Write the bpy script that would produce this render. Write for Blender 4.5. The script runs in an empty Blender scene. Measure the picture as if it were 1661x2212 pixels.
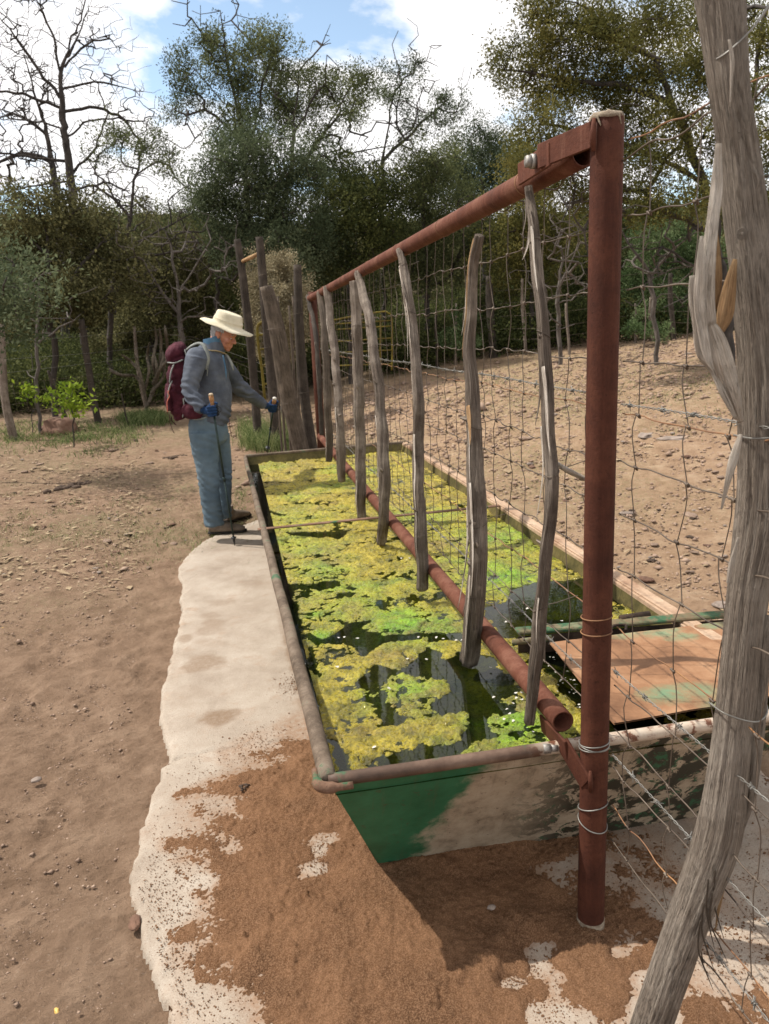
import bpy, math, random
import numpy as np
from mathutils import Vector, Matrix
R_ = math.radians
rng = np.random.default_rng(7)
random.seed(7)

# ------------------------------------------------------------------ camera
# photo coordinates are in a 1661 x 2212 frame; the fence line runs along +Y
F_, YAW, PITCH, ROLL, H = 1700., 0.18419255, 0.23121732, -0.04417407, 1.62
_cy, _sy, _cp, _sp = math.cos(YAW), math.sin(YAW), math.cos(PITCH), math.sin(PITCH)
_f = np.array([_sy*_cp, _cy*_cp, -_sp]); _r = np.array([_cy, -_sy, 0.]); _u = np.cross(_r, _f)
_cr, _sr = math.cos(ROLL), math.sin(ROLL)
_R = _cr*_r + _sr*_u; _U = -_sr*_r + _cr*_u
CAM = np.array([0., 0., H])
cam_d = bpy.data.cameras.new("camera")
cam = bpy.data.objects.new("camera", cam_d)
bpy.context.scene.collection.objects.link(cam)
m = Matrix.Identity(4)
for i in range(3):
    m[i][0], m[i][1], m[i][2], m[i][3] = _R[i], _U[i], -_f[i], CAM[i]
cam.matrix_world = m
cam_d.sensor_fit = 'HORIZONTAL'; cam_d.sensor_width = 36.0
cam_d.lens = 36.0*F_/1661.0
cam_d.clip_start = 0.02; cam_d.clip_end = 2000
cam_d.dof.use_dof = True; cam_d.dof.focus_distance = 2.3; cam_d.dof.aperture_fstop = 11.0
bpy.context.scene.camera = cam

# ------------------------------------------------------------------ sky, sun, exposure
SUN_DIR = Vector((-0.505, 0.262, 0.822)).normalized()
SUN_EL = math.asin(SUN_DIR.z); SUN_AZ = math.atan2(SUN_DIR.x, SUN_DIR.y)
sc = bpy.context.scene
sc.view_settings.view_transform = 'Standard'; sc.view_settings.look = 'None'
sc.view_settings.exposure = 0.30; sc.view_settings.gamma = 1.0
world = bpy.data.worlds.new("World"); sc.world = world; world.use_nodes = True
wn, wl = world.node_tree.nodes, world.node_tree.links
wn.clear()
w_out = wn.new('ShaderNodeOutputWorld'); w_bg = wn.new('ShaderNodeBackground')
w_sky = wn.new('ShaderNodeTexSky'); w_sky.sky_type = 'NISHITA'; w_sky.sun_disc = False
w_sky.sun_elevation = SUN_EL; w_sky.sun_rotation = SUN_AZ; w_sky.altitude = 1500
w_sky.dust_density = 0.6; w_sky.ozone_density = 1.2
w_tc = wn.new('ShaderNodeTexCoord')
w_sep = wn.new('ShaderNodeSeparateXYZ'); wl.new(w_tc.outputs['Generated'], w_sep.inputs[0])
w_add = wn.new('ShaderNodeMath'); w_add.operation = 'ADD'; w_add.inputs[1].default_value = 0.22
wl.new(w_sep.outputs['Z'], w_add.inputs[0])
w_mx = wn.new('ShaderNodeMath'); w_mx.operation = 'MAXIMUM'; w_mx.inputs[1].default_value = 0.05
wl.new(w_add.outputs[0], w_mx.inputs[0])
w_dx = wn.new('ShaderNodeMath'); w_dx.operation = 'DIVIDE'; wl.new(w_sep.outputs['X'], w_dx.inputs[0]); wl.new(w_mx.outputs[0], w_dx.inputs[1])
w_dy = wn.new('ShaderNodeMath'); w_dy.operation = 'DIVIDE'; wl.new(w_sep.outputs['Y'], w_dy.inputs[0]); wl.new(w_mx.outputs[0], w_dy.inputs[1])
w_cmb = wn.new('ShaderNodeCombineXYZ'); w_sh = wn.new('ShaderNodeMath'); w_sh.operation = 'SUBTRACT'; w_sh.inputs[1].default_value = 0.20; wl.new(w_dx.outputs[0], w_sh.inputs[0]); wl.new(w_sh.outputs[0], w_cmb.inputs[0]); wl.new(w_dy.outputs[0], w_cmb.inputs[1])
w_cmb.inputs[2].default_value = 8.5
w_noise = wn.new('ShaderNodeTexNoise'); w_noise.inputs['Scale'].default_value = 1.9
w_noise.inputs['Detail'].default_value = 9; w_noise.inputs['Roughness'].default_value = 0.58
w_noise.inputs['Distortion'].default_value = 0.25
wl.new(w_cmb.outputs[0], w_noise.inputs['Vector'])
w_ramp = wn.new('ShaderNodeValToRGB'); w_ramp.color_ramp.elements[0].position = 0.385; w_ramp.color_ramp.elements[1].position = 0.485
wl.new(w_noise.outputs[0], w_ramp.inputs[0])
w_sb = wn.new('ShaderNodeMixRGB'); w_sb.blend_type = 'MULTIPLY'; w_sb.inputs[0].default_value = 1.0
w_sb.inputs[2].default_value = (3.3, 2.95, 2.45, 1); wl.new(w_sky.outputs[0], w_sb.inputs[1])
w_mix = wn.new('ShaderNodeMixRGB'); w_mix.inputs[2].default_value = (15.5, 15.2, 15.2, 1)
wl.new(w_ramp.outputs[0], w_mix.inputs[0]); wl.new(w_sb.outputs[0], w_mix.inputs[1])
wl.new(w_mix.outputs[0], w_bg.inputs[0]); w_bg.inputs[1].default_value = 0.070
wl.new(w_bg.outputs[0], w_out.inputs[0])
sun_d = bpy.data.lights.new("sun", 'SUN'); sun_d.energy = 4.8; sun_d.angle = R_(0.53); sun_d.color = (1.0, 0.955, 0.88)
sun = bpy.data.objects.new("sun", sun_d); sc.collection.objects.link(sun)
sun.rotation_euler = SUN_DIR.to_track_quat('Z', 'Y').to_euler(); sun.location = (-5, 3, 9)
sc.cycles.max_bounces = 7; sc.cycles.transparent_max_bounces = 8
sc.cycles.diffuse_bounces = 3; sc.cycles.glossy_bounces = 3; sc.cycles.transmission_bounces = 5
sc.cycles.caustics_refractive = False; sc.cycles.caustics_reflective = False
sc.cycles.use_denoising = True

# ------------------------------------------------------------------ helpers
def ray(x, y): return (x-830.5)/F_*_R - (y-1106)/F_*_U + _f
def Zp(x, y, h=0.): d = ray(x, y); return CAM + d*((h-H)/d[2])
def Yp(x, y, Y): d = ray(x, y); return CAM + d*(Y/d[1])
def Xp(x, y, X): d = ray(x, y); return CAM + d*(X/d[0])
def Dp(x, y, dist): d = ray(x, y); return CAM + d*(dist/np.hypot(d[0], d[1]))

def lerp(a, b, t): return a + (b-a)*t
def sstep(a, b, x):
    t = np.clip((x-a)/(b-a), 0, 1); return t*t*(3-2*t)

_perm = np.random.default_rng(3).permutation(256); _perm = np.concatenate([_perm, _perm])
_g2 = np.random.default_rng(4).normal(size=(256, 3)); _g2 /= np.linalg.norm(_g2, axis=1)[:, None]
def noise3(x, y, z):
    x, y, z = np.broadcast_arrays(np.asarray(x, float), np.asarray(y, float), np.asarray(z, float))
    xi, yi, zi = np.floor(x).astype(int), np.floor(y).astype(int), np.floor(z).astype(int)
    xf, yf, zf = x-xi, y-yi, z-zi
    u, v, w = [t*t*t*(t*(t*6-15)+10) for t in (xf, yf, zf)]
    xi &= 255; yi &= 255; zi &= 255
    def g(dx, dy, dz):
        h = _perm[_perm[_perm[(xi+dx) & 255]+((yi+dy) & 255)]+((zi+dz) & 255)]
        gr = _g2[h]
        return gr[..., 0]*(xf-dx)+gr[..., 1]*(yf-dy)+gr[..., 2]*(zf-dz)
    return lerp(lerp(lerp(g(0,0,0), g(1,0,0), u), lerp(g(0,1,0), g(1,1,0), u), v),
                lerp(lerp(g(0,0,1), g(1,0,1), u), lerp(g(0,1,1), g(1,1,1), u), v), w)*1.5
def noise2(x, y, s=0.):
    x, y = np.broadcast_arrays(np.asarray(x, float), np.asarray(y, float))
    z0 = 0.37+s*7.13
    xi, yi = np.floor(x).astype(int), np.floor(y).astype(int)
    xf, yf = x-xi, y-yi
    u, v = [t*t*t*(t*(t*6-15)+10) for t in (xf, yf)]
    k = int(s*17) & 255
    def g(dx, dy):
        gr = _g2[_perm[_perm[(xi+dx+k) & 255]+((yi+dy) & 255)]]
        return gr[..., 0]*(xf-dx)+gr[..., 1]*(yf-dy)
    return lerp(lerp(g(0,0), g(1,0), u), lerp(g(0,1), g(1,1), u), v)*1.8
def fbm(x, y, f=1., o=5, s=0., g=0.5):
    r = 0; a = 1.
    for i in range(o):
        r = r + a*noise2(x*f, y*f, s+i*0.61); f *= 2.03; a *= g
    return r

COL = sc.collection
def tag(o, label=None, cat=None, group=None, kind=None):
    if label: o['label'] = label
    if cat: o['category'] = cat
    if group: o['group'] = group
    if kind: o['kind'] = kind
    return o
def empty(name, loc, label, cat, group=None):
    o = bpy.data.objects.new(name, None); COL.objects.link(o)
    o.location = tuple(float(v) for v in loc); o.empty_display_size = 0.1
    o['_o'] = 1; del o['_o']
    return tag(o, label, cat, group)
def mesh(name, V, F, mat=None, parent=None, origin=None, uv=None, smooth=True, attrs=None, label=None, cat=None, group=None, kind=None):
    V = np.asarray(V, float).reshape(-1, 3)
    if parent is not None: org = np.array(parent.matrix_basis.translation) if parent.parent is None else np.array(parent.parent.location)+np.array(parent.location)
    elif origin is not None: org = np.asarray(origin, float)
    else: org = np.zeros(3)
    V = V-org
    me = bpy.data.meshes.new(name)
    if isinstance(F, np.ndarray):
        k = F.shape[1]; n = len(F)
        me.vertices.add(len(V)); me.vertices.foreach_set('co', V.astype(np.float32).ravel())
        me.loops.add(n*k); me.polygons.add(n)
        me.loops.foreach_set('vertex_index', F.astype(np.int32).ravel())
        me.polygons.foreach_set('loop_start', np.arange(0, n*k, k, dtype=np.int32))
        me.polygons.foreach_set('loop_total', np.full(n, k, dtype=np.int32))
    else:
        me.from_pydata(V.tolist(), [], [tuple(int(i) for i in f) for f in F])
    if smooth is True: me.polygons.foreach_set('use_smooth', np.ones(len(me.polygons), dtype=bool))
    elif smooth is not False: me.polygons.foreach_set('use_smooth', np.asarray(smooth, dtype=bool))
    me.update(calc_edges=True)
    if uv is not None:
        l = me.uv_layers.new(name='UVMap')
        li = np.empty(len(me.loops), dtype=np.int32); me.loops.foreach_get('vertex_index', li)
        l.data.foreach_set('uv', np.asarray(uv, np.float32)[li].ravel())
    if attrs:
        for k_, v_ in attrs.items():
            a = me.attributes.new(k_, 'FLOAT', 'POINT'); a.data.foreach_set('value', np.asarray(v_, np.float32).ravel())
    if mat: me.materials.append(mat)
    me.validate()
    o = bpy.data.objects.new(name, me); COL.objects.link(o)
    if parent is not None: o.parent = parent
    else: o.location = tuple(float(v) for v in org)
    return tag(o, label, cat, group, kind)

class MB:
    def __init__(s): s.V = []; s.F = []; s.UV = []; s.S = []; s.n = 0
    def add(s, V, F, uv=None, smooth=True):
        V = np.asarray(V, float).reshape(-1, 3)
        s.V.append(V); s.UV.append(np.zeros((len(V), 2)) if uv is None else np.asarray(uv, float))
        for f in F: s.F.append(tuple(int(i)+s.n for i in f)); s.S.append(smooth)
        s.n += len(V); return s
    def tube(s, *a, **k):
        V, F, uv = tube(*a, **k); return s.add(V, F, uv)
    def box(s, c, size, rot=None, bevel=0.0, smooth=False):
        V, F = boxm(size, bevel)
        if rot is not None: V = V @ np.asarray(rot).T
        return s.add(V+np.asarray(c), F, None, smooth)
    def build(s, name, mat, parent=None, **k):
        return mesh(name, np.concatenate(s.V), s.F, mat, parent, uv=np.concatenate(s.UV), smooth=np.array(s.S), **k)

def boxm(size, b=0.0):
    hx, hy, hz = [v/2 for v in size]
    if b <= 0:
        V = np.array([(x, y, z) for z in (-hz, hz) for y in (-hy, hy) for x in (-hx, hx)])
        return V, [(0,2,3,1), (4,5,7,6), (0,1,5,4), (2,6,7,3), (0,4,6,2), (1,3,7,5)]
    b = min(b, hx*.9, hy*.9, hz*.9); V = []; idx = {}
    for sz in (-1, 1):
        for sy in (-1, 1):
            for sx in (-1, 1):
                for ax in range(3):
                    p = [sx*hx, sy*hy, sz*hz]
                    for k in range(3):
                        if k != ax: p[k] -= (sx, sy, sz)[k]*b
                    idx[(sx, sy, sz, ax)] = len(V); V.append(p)
    F = []
    def quad(ax, sg):
        o = [k for k in range(3) if k != ax]; cs = []
        for a, c in ((-1,-1), (1,-1), (1,1), (-1,1)):
            t = [0, 0, 0]; t[ax] = sg; t[o[0]] = a; t[o[1]] = c; cs.append(idx[(t[0], t[1], t[2], ax)])
        F.append(cs if (sg > 0) == (ax != 1) else cs[::-1])
    for ax in range(3):
        for sg in (-1, 1): quad(ax, sg)
    for ax in range(3):
        o = [k for k in range(3) if k != ax]
        for a in (-1, 1):
            for c in (-1, 1):
                q = []
                for sg, al in ((-1, o[0]), (1, o[0]), (1, o[1]), (-1, o[1])):
                    t = [0, 0, 0]; t[ax] = sg; t[o[0]] = a; t[o[1]] = c; q.append(idx[(t[0], t[1], t[2], al)])
                F.append(q)
    for sz in (-1, 1):
        for sy in (-1, 1):
            for sx in (-1, 1): F.append([idx[(sx, sy, sz, k)] for k in range(3)])
    return np.array(V), F

def resample(P, n):
    P = np.asarray(P, float); d = np.r_[0, np.cumsum(np.linalg.norm(np.diff(P, axis=0), axis=1))]
    t = np.linspace(0, d[-1], n)
    return np.stack([np.interp(t, d, P[:, k]) for k in range(P.shape[1])], 1)
def smoothpath(P, n, w=None):
    """Catmull-Rom through the points, n samples; P may carry extra columns (radius)"""
    P = np.asarray(P, float)
    Q = np.vstack([2*P[0]-P[1], P, 2*P[-1]-P[-2]]); out = []
    m_ = len(P)-1
    for t in np.linspace(0, m_-1e-9, n):
        i = int(t); u = t-i; p0, p1, p2, p3 = Q[i], Q[i+1], Q[i+2], Q[i+3]
        out.append(0.5*((2*p1)+(-p0+p2)*u+(2*p0-5*p1+4*p2-p3)*u*u+(-p0+3*p1-3*p2+p3)*u**3))
    return np.array(out)
def frames(P):
    P = np.asarray(P, float); T = np.gradient(P, axis=0); T /= np.linalg.norm(T, axis=1)[:, None]+1e-12
    a = np.array([0, 1., 0]) if abs(T[0][1]) < .9 else np.array([1., 0, 0])
    N = []; n = a-T[0]*(a@T[0]); n /= np.linalg.norm(n)
    for t in T:
        n = n-t*(n@t); n /= np.linalg.norm(n)+1e-12; N.append(n)
    N = np.array(N); return T, N, np.cross(T, N)
def tube(P, r, n=8, cap=True, disp=None, flat=1.0, uvs=1.0):
    """tube along P; r scalar/array; disp(theta, s) -> multiplier; flat squashes along the binormal"""
    P = np.asarray(P, float); m_ = len(P); r = np.broadcast_to(np.asarray(r, float), (m_,))
    T, N, B = frames(P)
    th = np.linspace(0, 2*math.pi, n, endpoint=False)
    s_ = np.r_[0, np.cumsum(np.linalg.norm(np.diff(P, axis=0), axis=1))]
    rr = r[:, None]*np.ones(n)[None]
    if disp is not None: rr = rr*disp(th[None, :]*np.ones((m_, 1)), s_[:, None]*np.ones((1, n)))
    V = P[:, None]+rr[..., None]*(np.cos(th)[None, :, None]*N[:, None]+np.sin(th)[None, :, None]*B[:, None]*flat)
    V = V.reshape(-1, 3)
    uv = np.stack([np.tile(np.abs(th/(2*math.pi)*2-1), m_), np.repeat(s_*uvs, n)], 1)
    F = []
    for i in range(m_-1):
        for j in range(n):
            k = (j+1) % n; F.append((i*n+j, i*n+k, (i+1)*n+k, (i+1)*n+j))
    if cap:
        V = np.vstack([V, P[0], P[-1]]); uv = np.vstack([uv, [0, 0], [0, s_[-1]]])
        a, b = m_*n, m_*n+1
        for j in range(n):
            k = (j+1) % n; F.append((a, k, j)); F.append((b, (m_-1)*n+j, (m_-1)*n+k))
    return V, F, uv
def grid_faces(nx, ny):
    i = np.arange(nx-1)[None, :]+np.arange(ny-1)[:, None]*nx
    return np.stack([i, i+1, i+1+nx, i+nx], -1).reshape(-1, 4)

# ------------------------------------------------------------------ materials
def rgb(c): return (c[0], c[1], c[2], 1.0)
class NT:
    def __init__(s, name):
        s.m = bpy.data.materials.new(name); s.m.use_nodes = True; s.t = s.m.node_tree; s.t.nodes.clear()
        s.out = s.t.nodes.new('ShaderNodeOutputMaterial'); s.b = s.t.nodes.new('ShaderNodeBsdfPrincipled')
        s.t.links.new(s.b.outputs[0], s.out.inputs[0])
    def n(s, ty, **k):
        o = s.t.nodes.new('ShaderNode'+ty)
        for a, v in k.items():
            if a.startswith('i_'):
                key = a[2:]; key = int(key) if key.isdigit() else key
                o.inputs[key].default_value = v
            else: setattr(o, a, v)
        return o
    def l(s, a, b): s.t.links.new(a, b)
    def coords(s, kind='Object', scale=(1, 1, 1)):
        tc = s.n('TexCoord'); mp = s.n('Mapping'); mp.inputs['Scale'].default_value = scale
        s.l(tc.outputs[kind], mp.inputs[0]); return mp.outputs[0]
    def noise(s, vec, scale, detail=6, rough=.55, dist=0.):
        o = s.n('TexNoise'); o.inputs['Scale'].default_value = scale; o.inputs['Detail'].default_value = detail
        o.inputs['Roughness'].default_value = rough; o.inputs['Distortion'].default_value = dist
        s.l(vec, o.inputs['Vector']); return o.outputs[0]
    def ramp(s, fac, stops):
        r = s.n('ValToRGB'); e = r.color_ramp.elements
        while len(e) < len(stops): e.new(0.5)
        for i, (p, c) in enumerate(stops): e[i].position = p; e[i].color = rgb(c) if hasattr(c, '__len__') else (c, c, c, 1)
        s.l(fac, r.inputs[0]); return r.outputs[0]
    def mix(s, fac, a, b, bt='MIX'):
        o = s.n('MixRGB', blend_type=bt)
        for i, v in ((0, fac), (1, a), (2, b)):
            if isinstance(v, (int, float)): o.inputs[i].default_value = v if i == 0 else (v, v, v, 1)
            elif isinstance(v, tuple): o.inputs[i].default_value = rgb(v)
            else: s.l(v, o.inputs[i])
        return o.outputs[0]
    def bump(s, h, dist=.01, strength=1., normal=None):
        o = s.n('Bump'); o.inputs['Distance'].default_value = dist; o.inputs['Strength'].default_value = strength
        s.l(h, o.inputs['Height'])
        if normal is not None: s.l(normal, o.inputs['Normal'])
        return o.outputs[0]
    def done(s, col=None, rough=.8, metal=0., normal=None, spec=.5):
        if col is not None:
            if isinstance(col, tuple): s.b.inputs['Base Color'].default_value = rgb(col)
            else: s.l(col, s.b.inputs['Base Color'])
        if isinstance(rough, (int, float)): s.b.inputs['Roughness'].default_value = rough
        else: s.l(rough, s.b.inputs['Roughness'])
        s.b.inputs['Metallic'].default_value = metal; s.b.inputs['Specular IOR Level'].default_value = spec
        if normal is not None: s.l(normal, s.b.inputs['Normal'])
        return s.m
def simple(name, stops, scale=8., rough=.8, bump=.002, bscale=None, metal=0., spec=.4, kind='Object', stretch=(1, 1, 1), detail=6, dist=0.):
    t = NT(name); v = t.coords(kind, stretch)
    c = t.ramp(t.noise(v, scale, detail, .6, dist), stops)
    nrm = t.bump(t.noise(v, bscale or scale*4, 6, .65), bump) if bump else None
    return t.done(c, rough, metal, nrm, spec)
# ------------------------------------------------------------------ terrain
def g(x, y):
    x = np.asarray(x, float); y = np.asarray(y, float)
    z = -0.035 + 0.042*np.logaddexp(0, (y-6.8)*1.2)/1.2
    z = z + 1.23*(1-np.exp(-np.maximum(x-1.6, 0)/4.6))*sstep(1.5, 9, y)
    rho = np.hypot(x, y)
    z = z + 0.125*np.logaddexp(0, (rho-23)*.5)/.5*(1-.35*sstep(-6, 14, x)*sstep(10, 60, rho))
    z = z + 0.15*fbm(x, y, .09, 3, 2.)*sstep(6, 20, rho)
    return z
def ground_at(px, py):
    d = ray(px, py); t = 1.0
    for _ in range(600):
        p = CAM+d*t
        if p[2] <= float(g(p[0], p[1])): break
        t += 0.05
    return p
def onground(x, y): return np.array([x, y, float(g(x, y))])

SLAB = [(455,1158),(436,1168),(405,1195),(384,1222),(382,1245),(392,1262),(386,1290),(392,1320),(378,1370),(366,1420),(356,1455),(345,1490),(342,1540),(349,1575),(358,1610),(360,1640),(345,1655),(338,1690),(320,1720),(300,1790),(291,1840),(272,1890),(280,1950),(300,2010),(312,2060),(330,2110),(352,2170),(365,2225)]
slab_poly = np.array([Zp(x, y, 0)[:2] for x, y in SLAB]+[(-.28, 1.3), (-.22, .5), (2.5, .5), (2.4, 1.75), (1.78, 1.95), (1.74, 6.95), (.2, 7.0)])
def poly_sdf(P, x, y):
    """positive inside"""
    d = np.full(np.shape(x), 1e9); ins = np.zeros(np.shape(x), bool)
    n = len(P)
    for i in range(n):
        ax, ay = P[i]; bx, by = P[(i+1) % n]
        ex, ey = bx-ax, by-ay; wx, wy = x-ax, y-ay
        t = np.clip((wx*ex+wy*ey)/(ex*ex+ey*ey+1e-12), 0, 1)
        d = np.minimum(d, (wx-ex*t)**2+(wy-ey*t)**2)
        c = ((ay <= y) & (by > y)) | ((by <= y) & (ay > y))
        with np.errstate(divide='ignore', invalid='ignore'):
            xc = ax+(y-ay)/(by-ay+1e-15)*ex
        ins ^= c & (x < xc)
    return np.sqrt(d)*np.where(ins, 1, -1)
def line_dist(P, x, y):
    d = np.full(np.shape(x), 1e9)
    for i in range(len(P)-1):
        ax, ay = P[i]; bx, by = P[i+1]; ex, ey = bx-ax, by-ay; wx, wy = x-ax, y-ay
        t = np.clip((wx*ex+wy*ey)/(ex*ex+ey*ey+1e-12), 0, 1)
        d = np.minimum(d, (wx-ex*t)**2+(wy-ey*t)**2)
    return np.sqrt(d)

# ground sheet, finer near the camera, reaching far beyond the trees
tx = np.linspace(np.arcsinh(-90/1.5), np.arcsinh(90/1.5), 760); gx = 0.2+1.5*np.sinh(tx)
ty = np.linspace(np.arcsinh(-6/1.4), np.arcsinh(160/1.4), 820); gy = 2.2+1.4*np.sinh(ty)
GX, GY = np.meshgrid(gx, gy)
rho = np.hypot(GX, GY); near = 1-sstep(9, 30, rho)
gz = g(GX, GY)
gz += near*(0.016*fbm(GX, GY, 1.6, 3, 1.) + 0.011*fbm(GX, GY, 5.5, 3, 5.)*(0.6+0.8*sstep(-.1, .5, fbm(GX, GY, .7, 2, 9.))))
left = 1-sstep(-.6, -.1, GX)
clod = np.abs(fbm(GX+.3*fbm(GX, GY, 3, 2, 3.), GY, 14, 4, 3.))
gz += near*(0.010*np.clip(clod-.25, 0, 1)*(1+1.2*sstep(1.6, 3.5, GX)*(1-sstep(7, 11, GY))))
gz += near*0.005*fbm(GX, GY, 34, 3, 12., .7)
gz += near*.004*np.clip(fbm(GX, GY, 46, 2, 13.)-.5, 0, 1)*2
gz += 0.5*fbm(GX, GY, .12, 4, 4.)*sstep(22, 50, rho)
# boot and hoof prints on the dusty left side
for i in range(55):
    a = np.random.default_rng(100+i); cx, cyy = a.uniform(-2.2, -.5), a.uniform(1.2, 6.5); an = a.uniform(-.6, .6)+math.pi/2
    L, W = a.uniform(.10, .15), a.uniform(.04, .055)
    dx, dy = GX-cx, GY-cyy; u = (dx*math.cos(an)+dy*math.sin(an))/L; v = (-dx*math.sin(an)+dy*math.cos(an))/W
    q = u*u+v*v; gz -= (0.010*np.exp(-q**2)-0.0045*np.exp(-(np.sqrt(q)-1.25)**2*9))*(1+.35*np.sin(u*16))*(q < 8)
inslab = poly_sdf(slab_poly, GX, GY)
gz = np.where(inslab > .10, -.09, np.where(inslab > -.03, np.minimum(gz, -.02), gz))
t = NT('dirt'); v = t.coords()
big = t.noise(v, .55, 5, .6); mid = t.noise(v, 7., 8, .7); fine = t.noise(v, 160., 5, .75)
c = t.ramp(mid, [(.25, (.135, .083, .050)), (.5, (.235, .152, .098)), (.75, (.33, .225, .150))])
c2 = t.ramp(mid, [(.25, (.20, .122, .072)), (.5, (.32, .21, .13)), (.78, (.45, .33, .22))])
sx = t.n('SeparateXYZ'); t.l(v, sx.inputs[0])
mr = t.n('MapRange'); mr.inputs[1].default_value = .2; mr.inputs[2].default_value = 2.2; t.l(sx.outputs[0], mr.inputs[0])
c = t.mix(mr.outputs[0], c, c2)
# sparse dry and green growth in patches away from the trough
gy_ = t.n('MapRange'); gy_.inputs[1].default_value = 4.2; gy_.inputs[2].default_value = 6.5; t.l(sx.outputs[1], gy_.inputs[0])
gm = t.ramp(big, [(.42, 0.), (.62, 1.)])
gf = t.ramp(t.noise(v, 30., 6, .8), [(.45, 0.), (.62, .75)])
m1 = t.n('Math', operation='MULTIPLY'); t.l(gm, m1.inputs[0]); t.l(gf, m1.inputs[1])
m2 = t.n('Math', operation='MULTIPLY'); t.l(m1.outputs[0], m2.inputs[0]); t.l(gy_.outputs[0], m2.inputs[1])
c = t.mix(m2.outputs[0], c, (.15, .16, .07))
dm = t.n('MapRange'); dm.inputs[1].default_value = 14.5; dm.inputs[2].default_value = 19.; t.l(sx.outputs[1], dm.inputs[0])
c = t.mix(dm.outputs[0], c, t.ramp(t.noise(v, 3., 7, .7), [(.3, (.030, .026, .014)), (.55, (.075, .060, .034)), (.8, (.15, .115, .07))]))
spk = t.ramp(t.noise(v, 95., 3, .5), [(.64, 0.), (.72, .35)])
c = t.mix(spk, c, (.42, .32, .24))
nb = t.bump(fine, .010, 1.); nb = t.bump(t.noise(v, 45., 6, .75), .02, .7, nb); nb = t.bump(mid, .03, .5, nb)
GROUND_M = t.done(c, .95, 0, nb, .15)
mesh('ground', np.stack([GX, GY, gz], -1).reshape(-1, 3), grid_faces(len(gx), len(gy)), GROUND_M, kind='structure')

# level of the red sand over the slab, read at points of the photograph
CTL = [ # photo x, y, level in cm
 (640,1600,.4),(600,1640,.3),(560,1600,-.5),(500,1640,-.6),(440,1660,-1.2),(390,1680,-1.8),(670,1660,3.0),(620,1700,1.6),(560,1690,1.0),(500,1700,.5),(440,1710,.1),(400,1720,-.2),
 (350,1700,-1.5),(560,1750,1.4),(500,1770,.2),(450,1760,-.2),(470,1740,-.6),(420,1760,.1),(380,1760,-.6),(345,1780,-1.0),(350,1740,-1.1),(330,1850,-1.6),(360,1830,-.1),(300,1900,-1.8),(420,1850,.2),(455,1840,.1),(400,1880,-.5),(350,1900,-1.3),(440,1900,-1.0),(470,1880,.4),(560,1850,1.6),(520,1900,1.4),
 (480,1940,.9),(440,1950,-.1),(400,1960,-1.2),(360,1980,-1.3),(380,2030,-.3),(420,2010,.5),(400,2060,-.4),(370,2080,-.6),(340,2040,-1.6),(350,2100,-1.6),(460,2060,.9),(400,2110,-.6),(450,2110,-.1),(430,2150,-.9),(470,2170,-.9),(520,2160,-.4),(490,2200,-1.0),(540,2130,.6),(380,2180,-.8),
 (600,1950,2.2),(560,2050,2.2),(620,2150,2.0),(690,1835,-.9),(682,1880,-1.0),(705,1815,-.5),(660,1840,.9),(730,1840,1.8),(690,1780,1.6),(690,1910,1.6),(740,1750,4.2),(800,1870,5.0),(900,1840,5.2),(1000,1830,5.0),(1100,1810,4.2),(700,2000,3.0),(850,2000,3.4),(980,2050,3.0),(1060,2100,2.4),(760,2120,2.6),(900,2160,2.2),
 (1000,2140,1.6),(1105,2128,-.6),(1170,2060,-.8),(1160,2090,-.9),(1190,2110,.1),(1210,2195,-1.3),(1160,2185,-1.0),(1270,2200,-.8),(1100,2180,.6),(1040,2200,1.0),(1225,2080,1.4),(1275,2040,2.4),(1275,2130,1.2),(1340,2150,.9),(1330,2060,-.9),(1345,2030,-.4),(1300,2060,1.8),(1400,2010,.6),(1420,2060,.9),(1370,2000,.8),(1400,2120,-1.0),(1390,2180,-1.4),(1430,2190,-1.2),
 (1200,1850,.9),(1218,1868,-.9),(1210,1900,-.7),(1240,1890,.1),(1240,1990,2.2),(1180,1930,2.6),(1150,2000,3.0),(1340,1860,-.2),(1370,1900,-.8),(1410,1940,-1.0),(1440,1970,-1.4),(1350,1930,.2),(1330,1900,-.4),(1400,1880,.2),(1450,1900,.1),(1340,1970,.9),(1500,1850,-1.),(1560,1800,-1.2),(1600,1900,-.9),(1560,2000,-.7),(1640,2000,-1.0),(1560,2100,-.6),(1620,2100,-.8),(1520,2180,.5),(1640,2180,.3),(1500,1700,-1.5),(1640,1750,-.8),(1400,1750,-1),(1250,1750,.5),
 (1280,2160,1.1),(1110,2150,.9),(1165,2140,1.0),(1130,2090,1.2),(1240,2150,.9),(1320,2110,1.0),(1080,2200,.6),(1350,2080,.5),(1300,2190,.3),(310,1750,-1.5),(280,1850,-2.5),(250,2000,-3),(280,2150,-3),(520,1560,-2.5),(420,1580,-3),(600,1500,-2.5),(640,1520,-.8),(655,1550,.0)]
cp_ = np.array([np.r_[Zp(a, b, 0)[:2], l] for a, b, l in CTL])
def sand_level(X, Y):
    num = np.zeros_like(X); den = np.zeros_like(X)
    for a, b, l in cp_:
        w = 1/(((X-a)**2+(Y-b)**2)**1.6+1e-6); num += w*l; den += w
    return num/den
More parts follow.
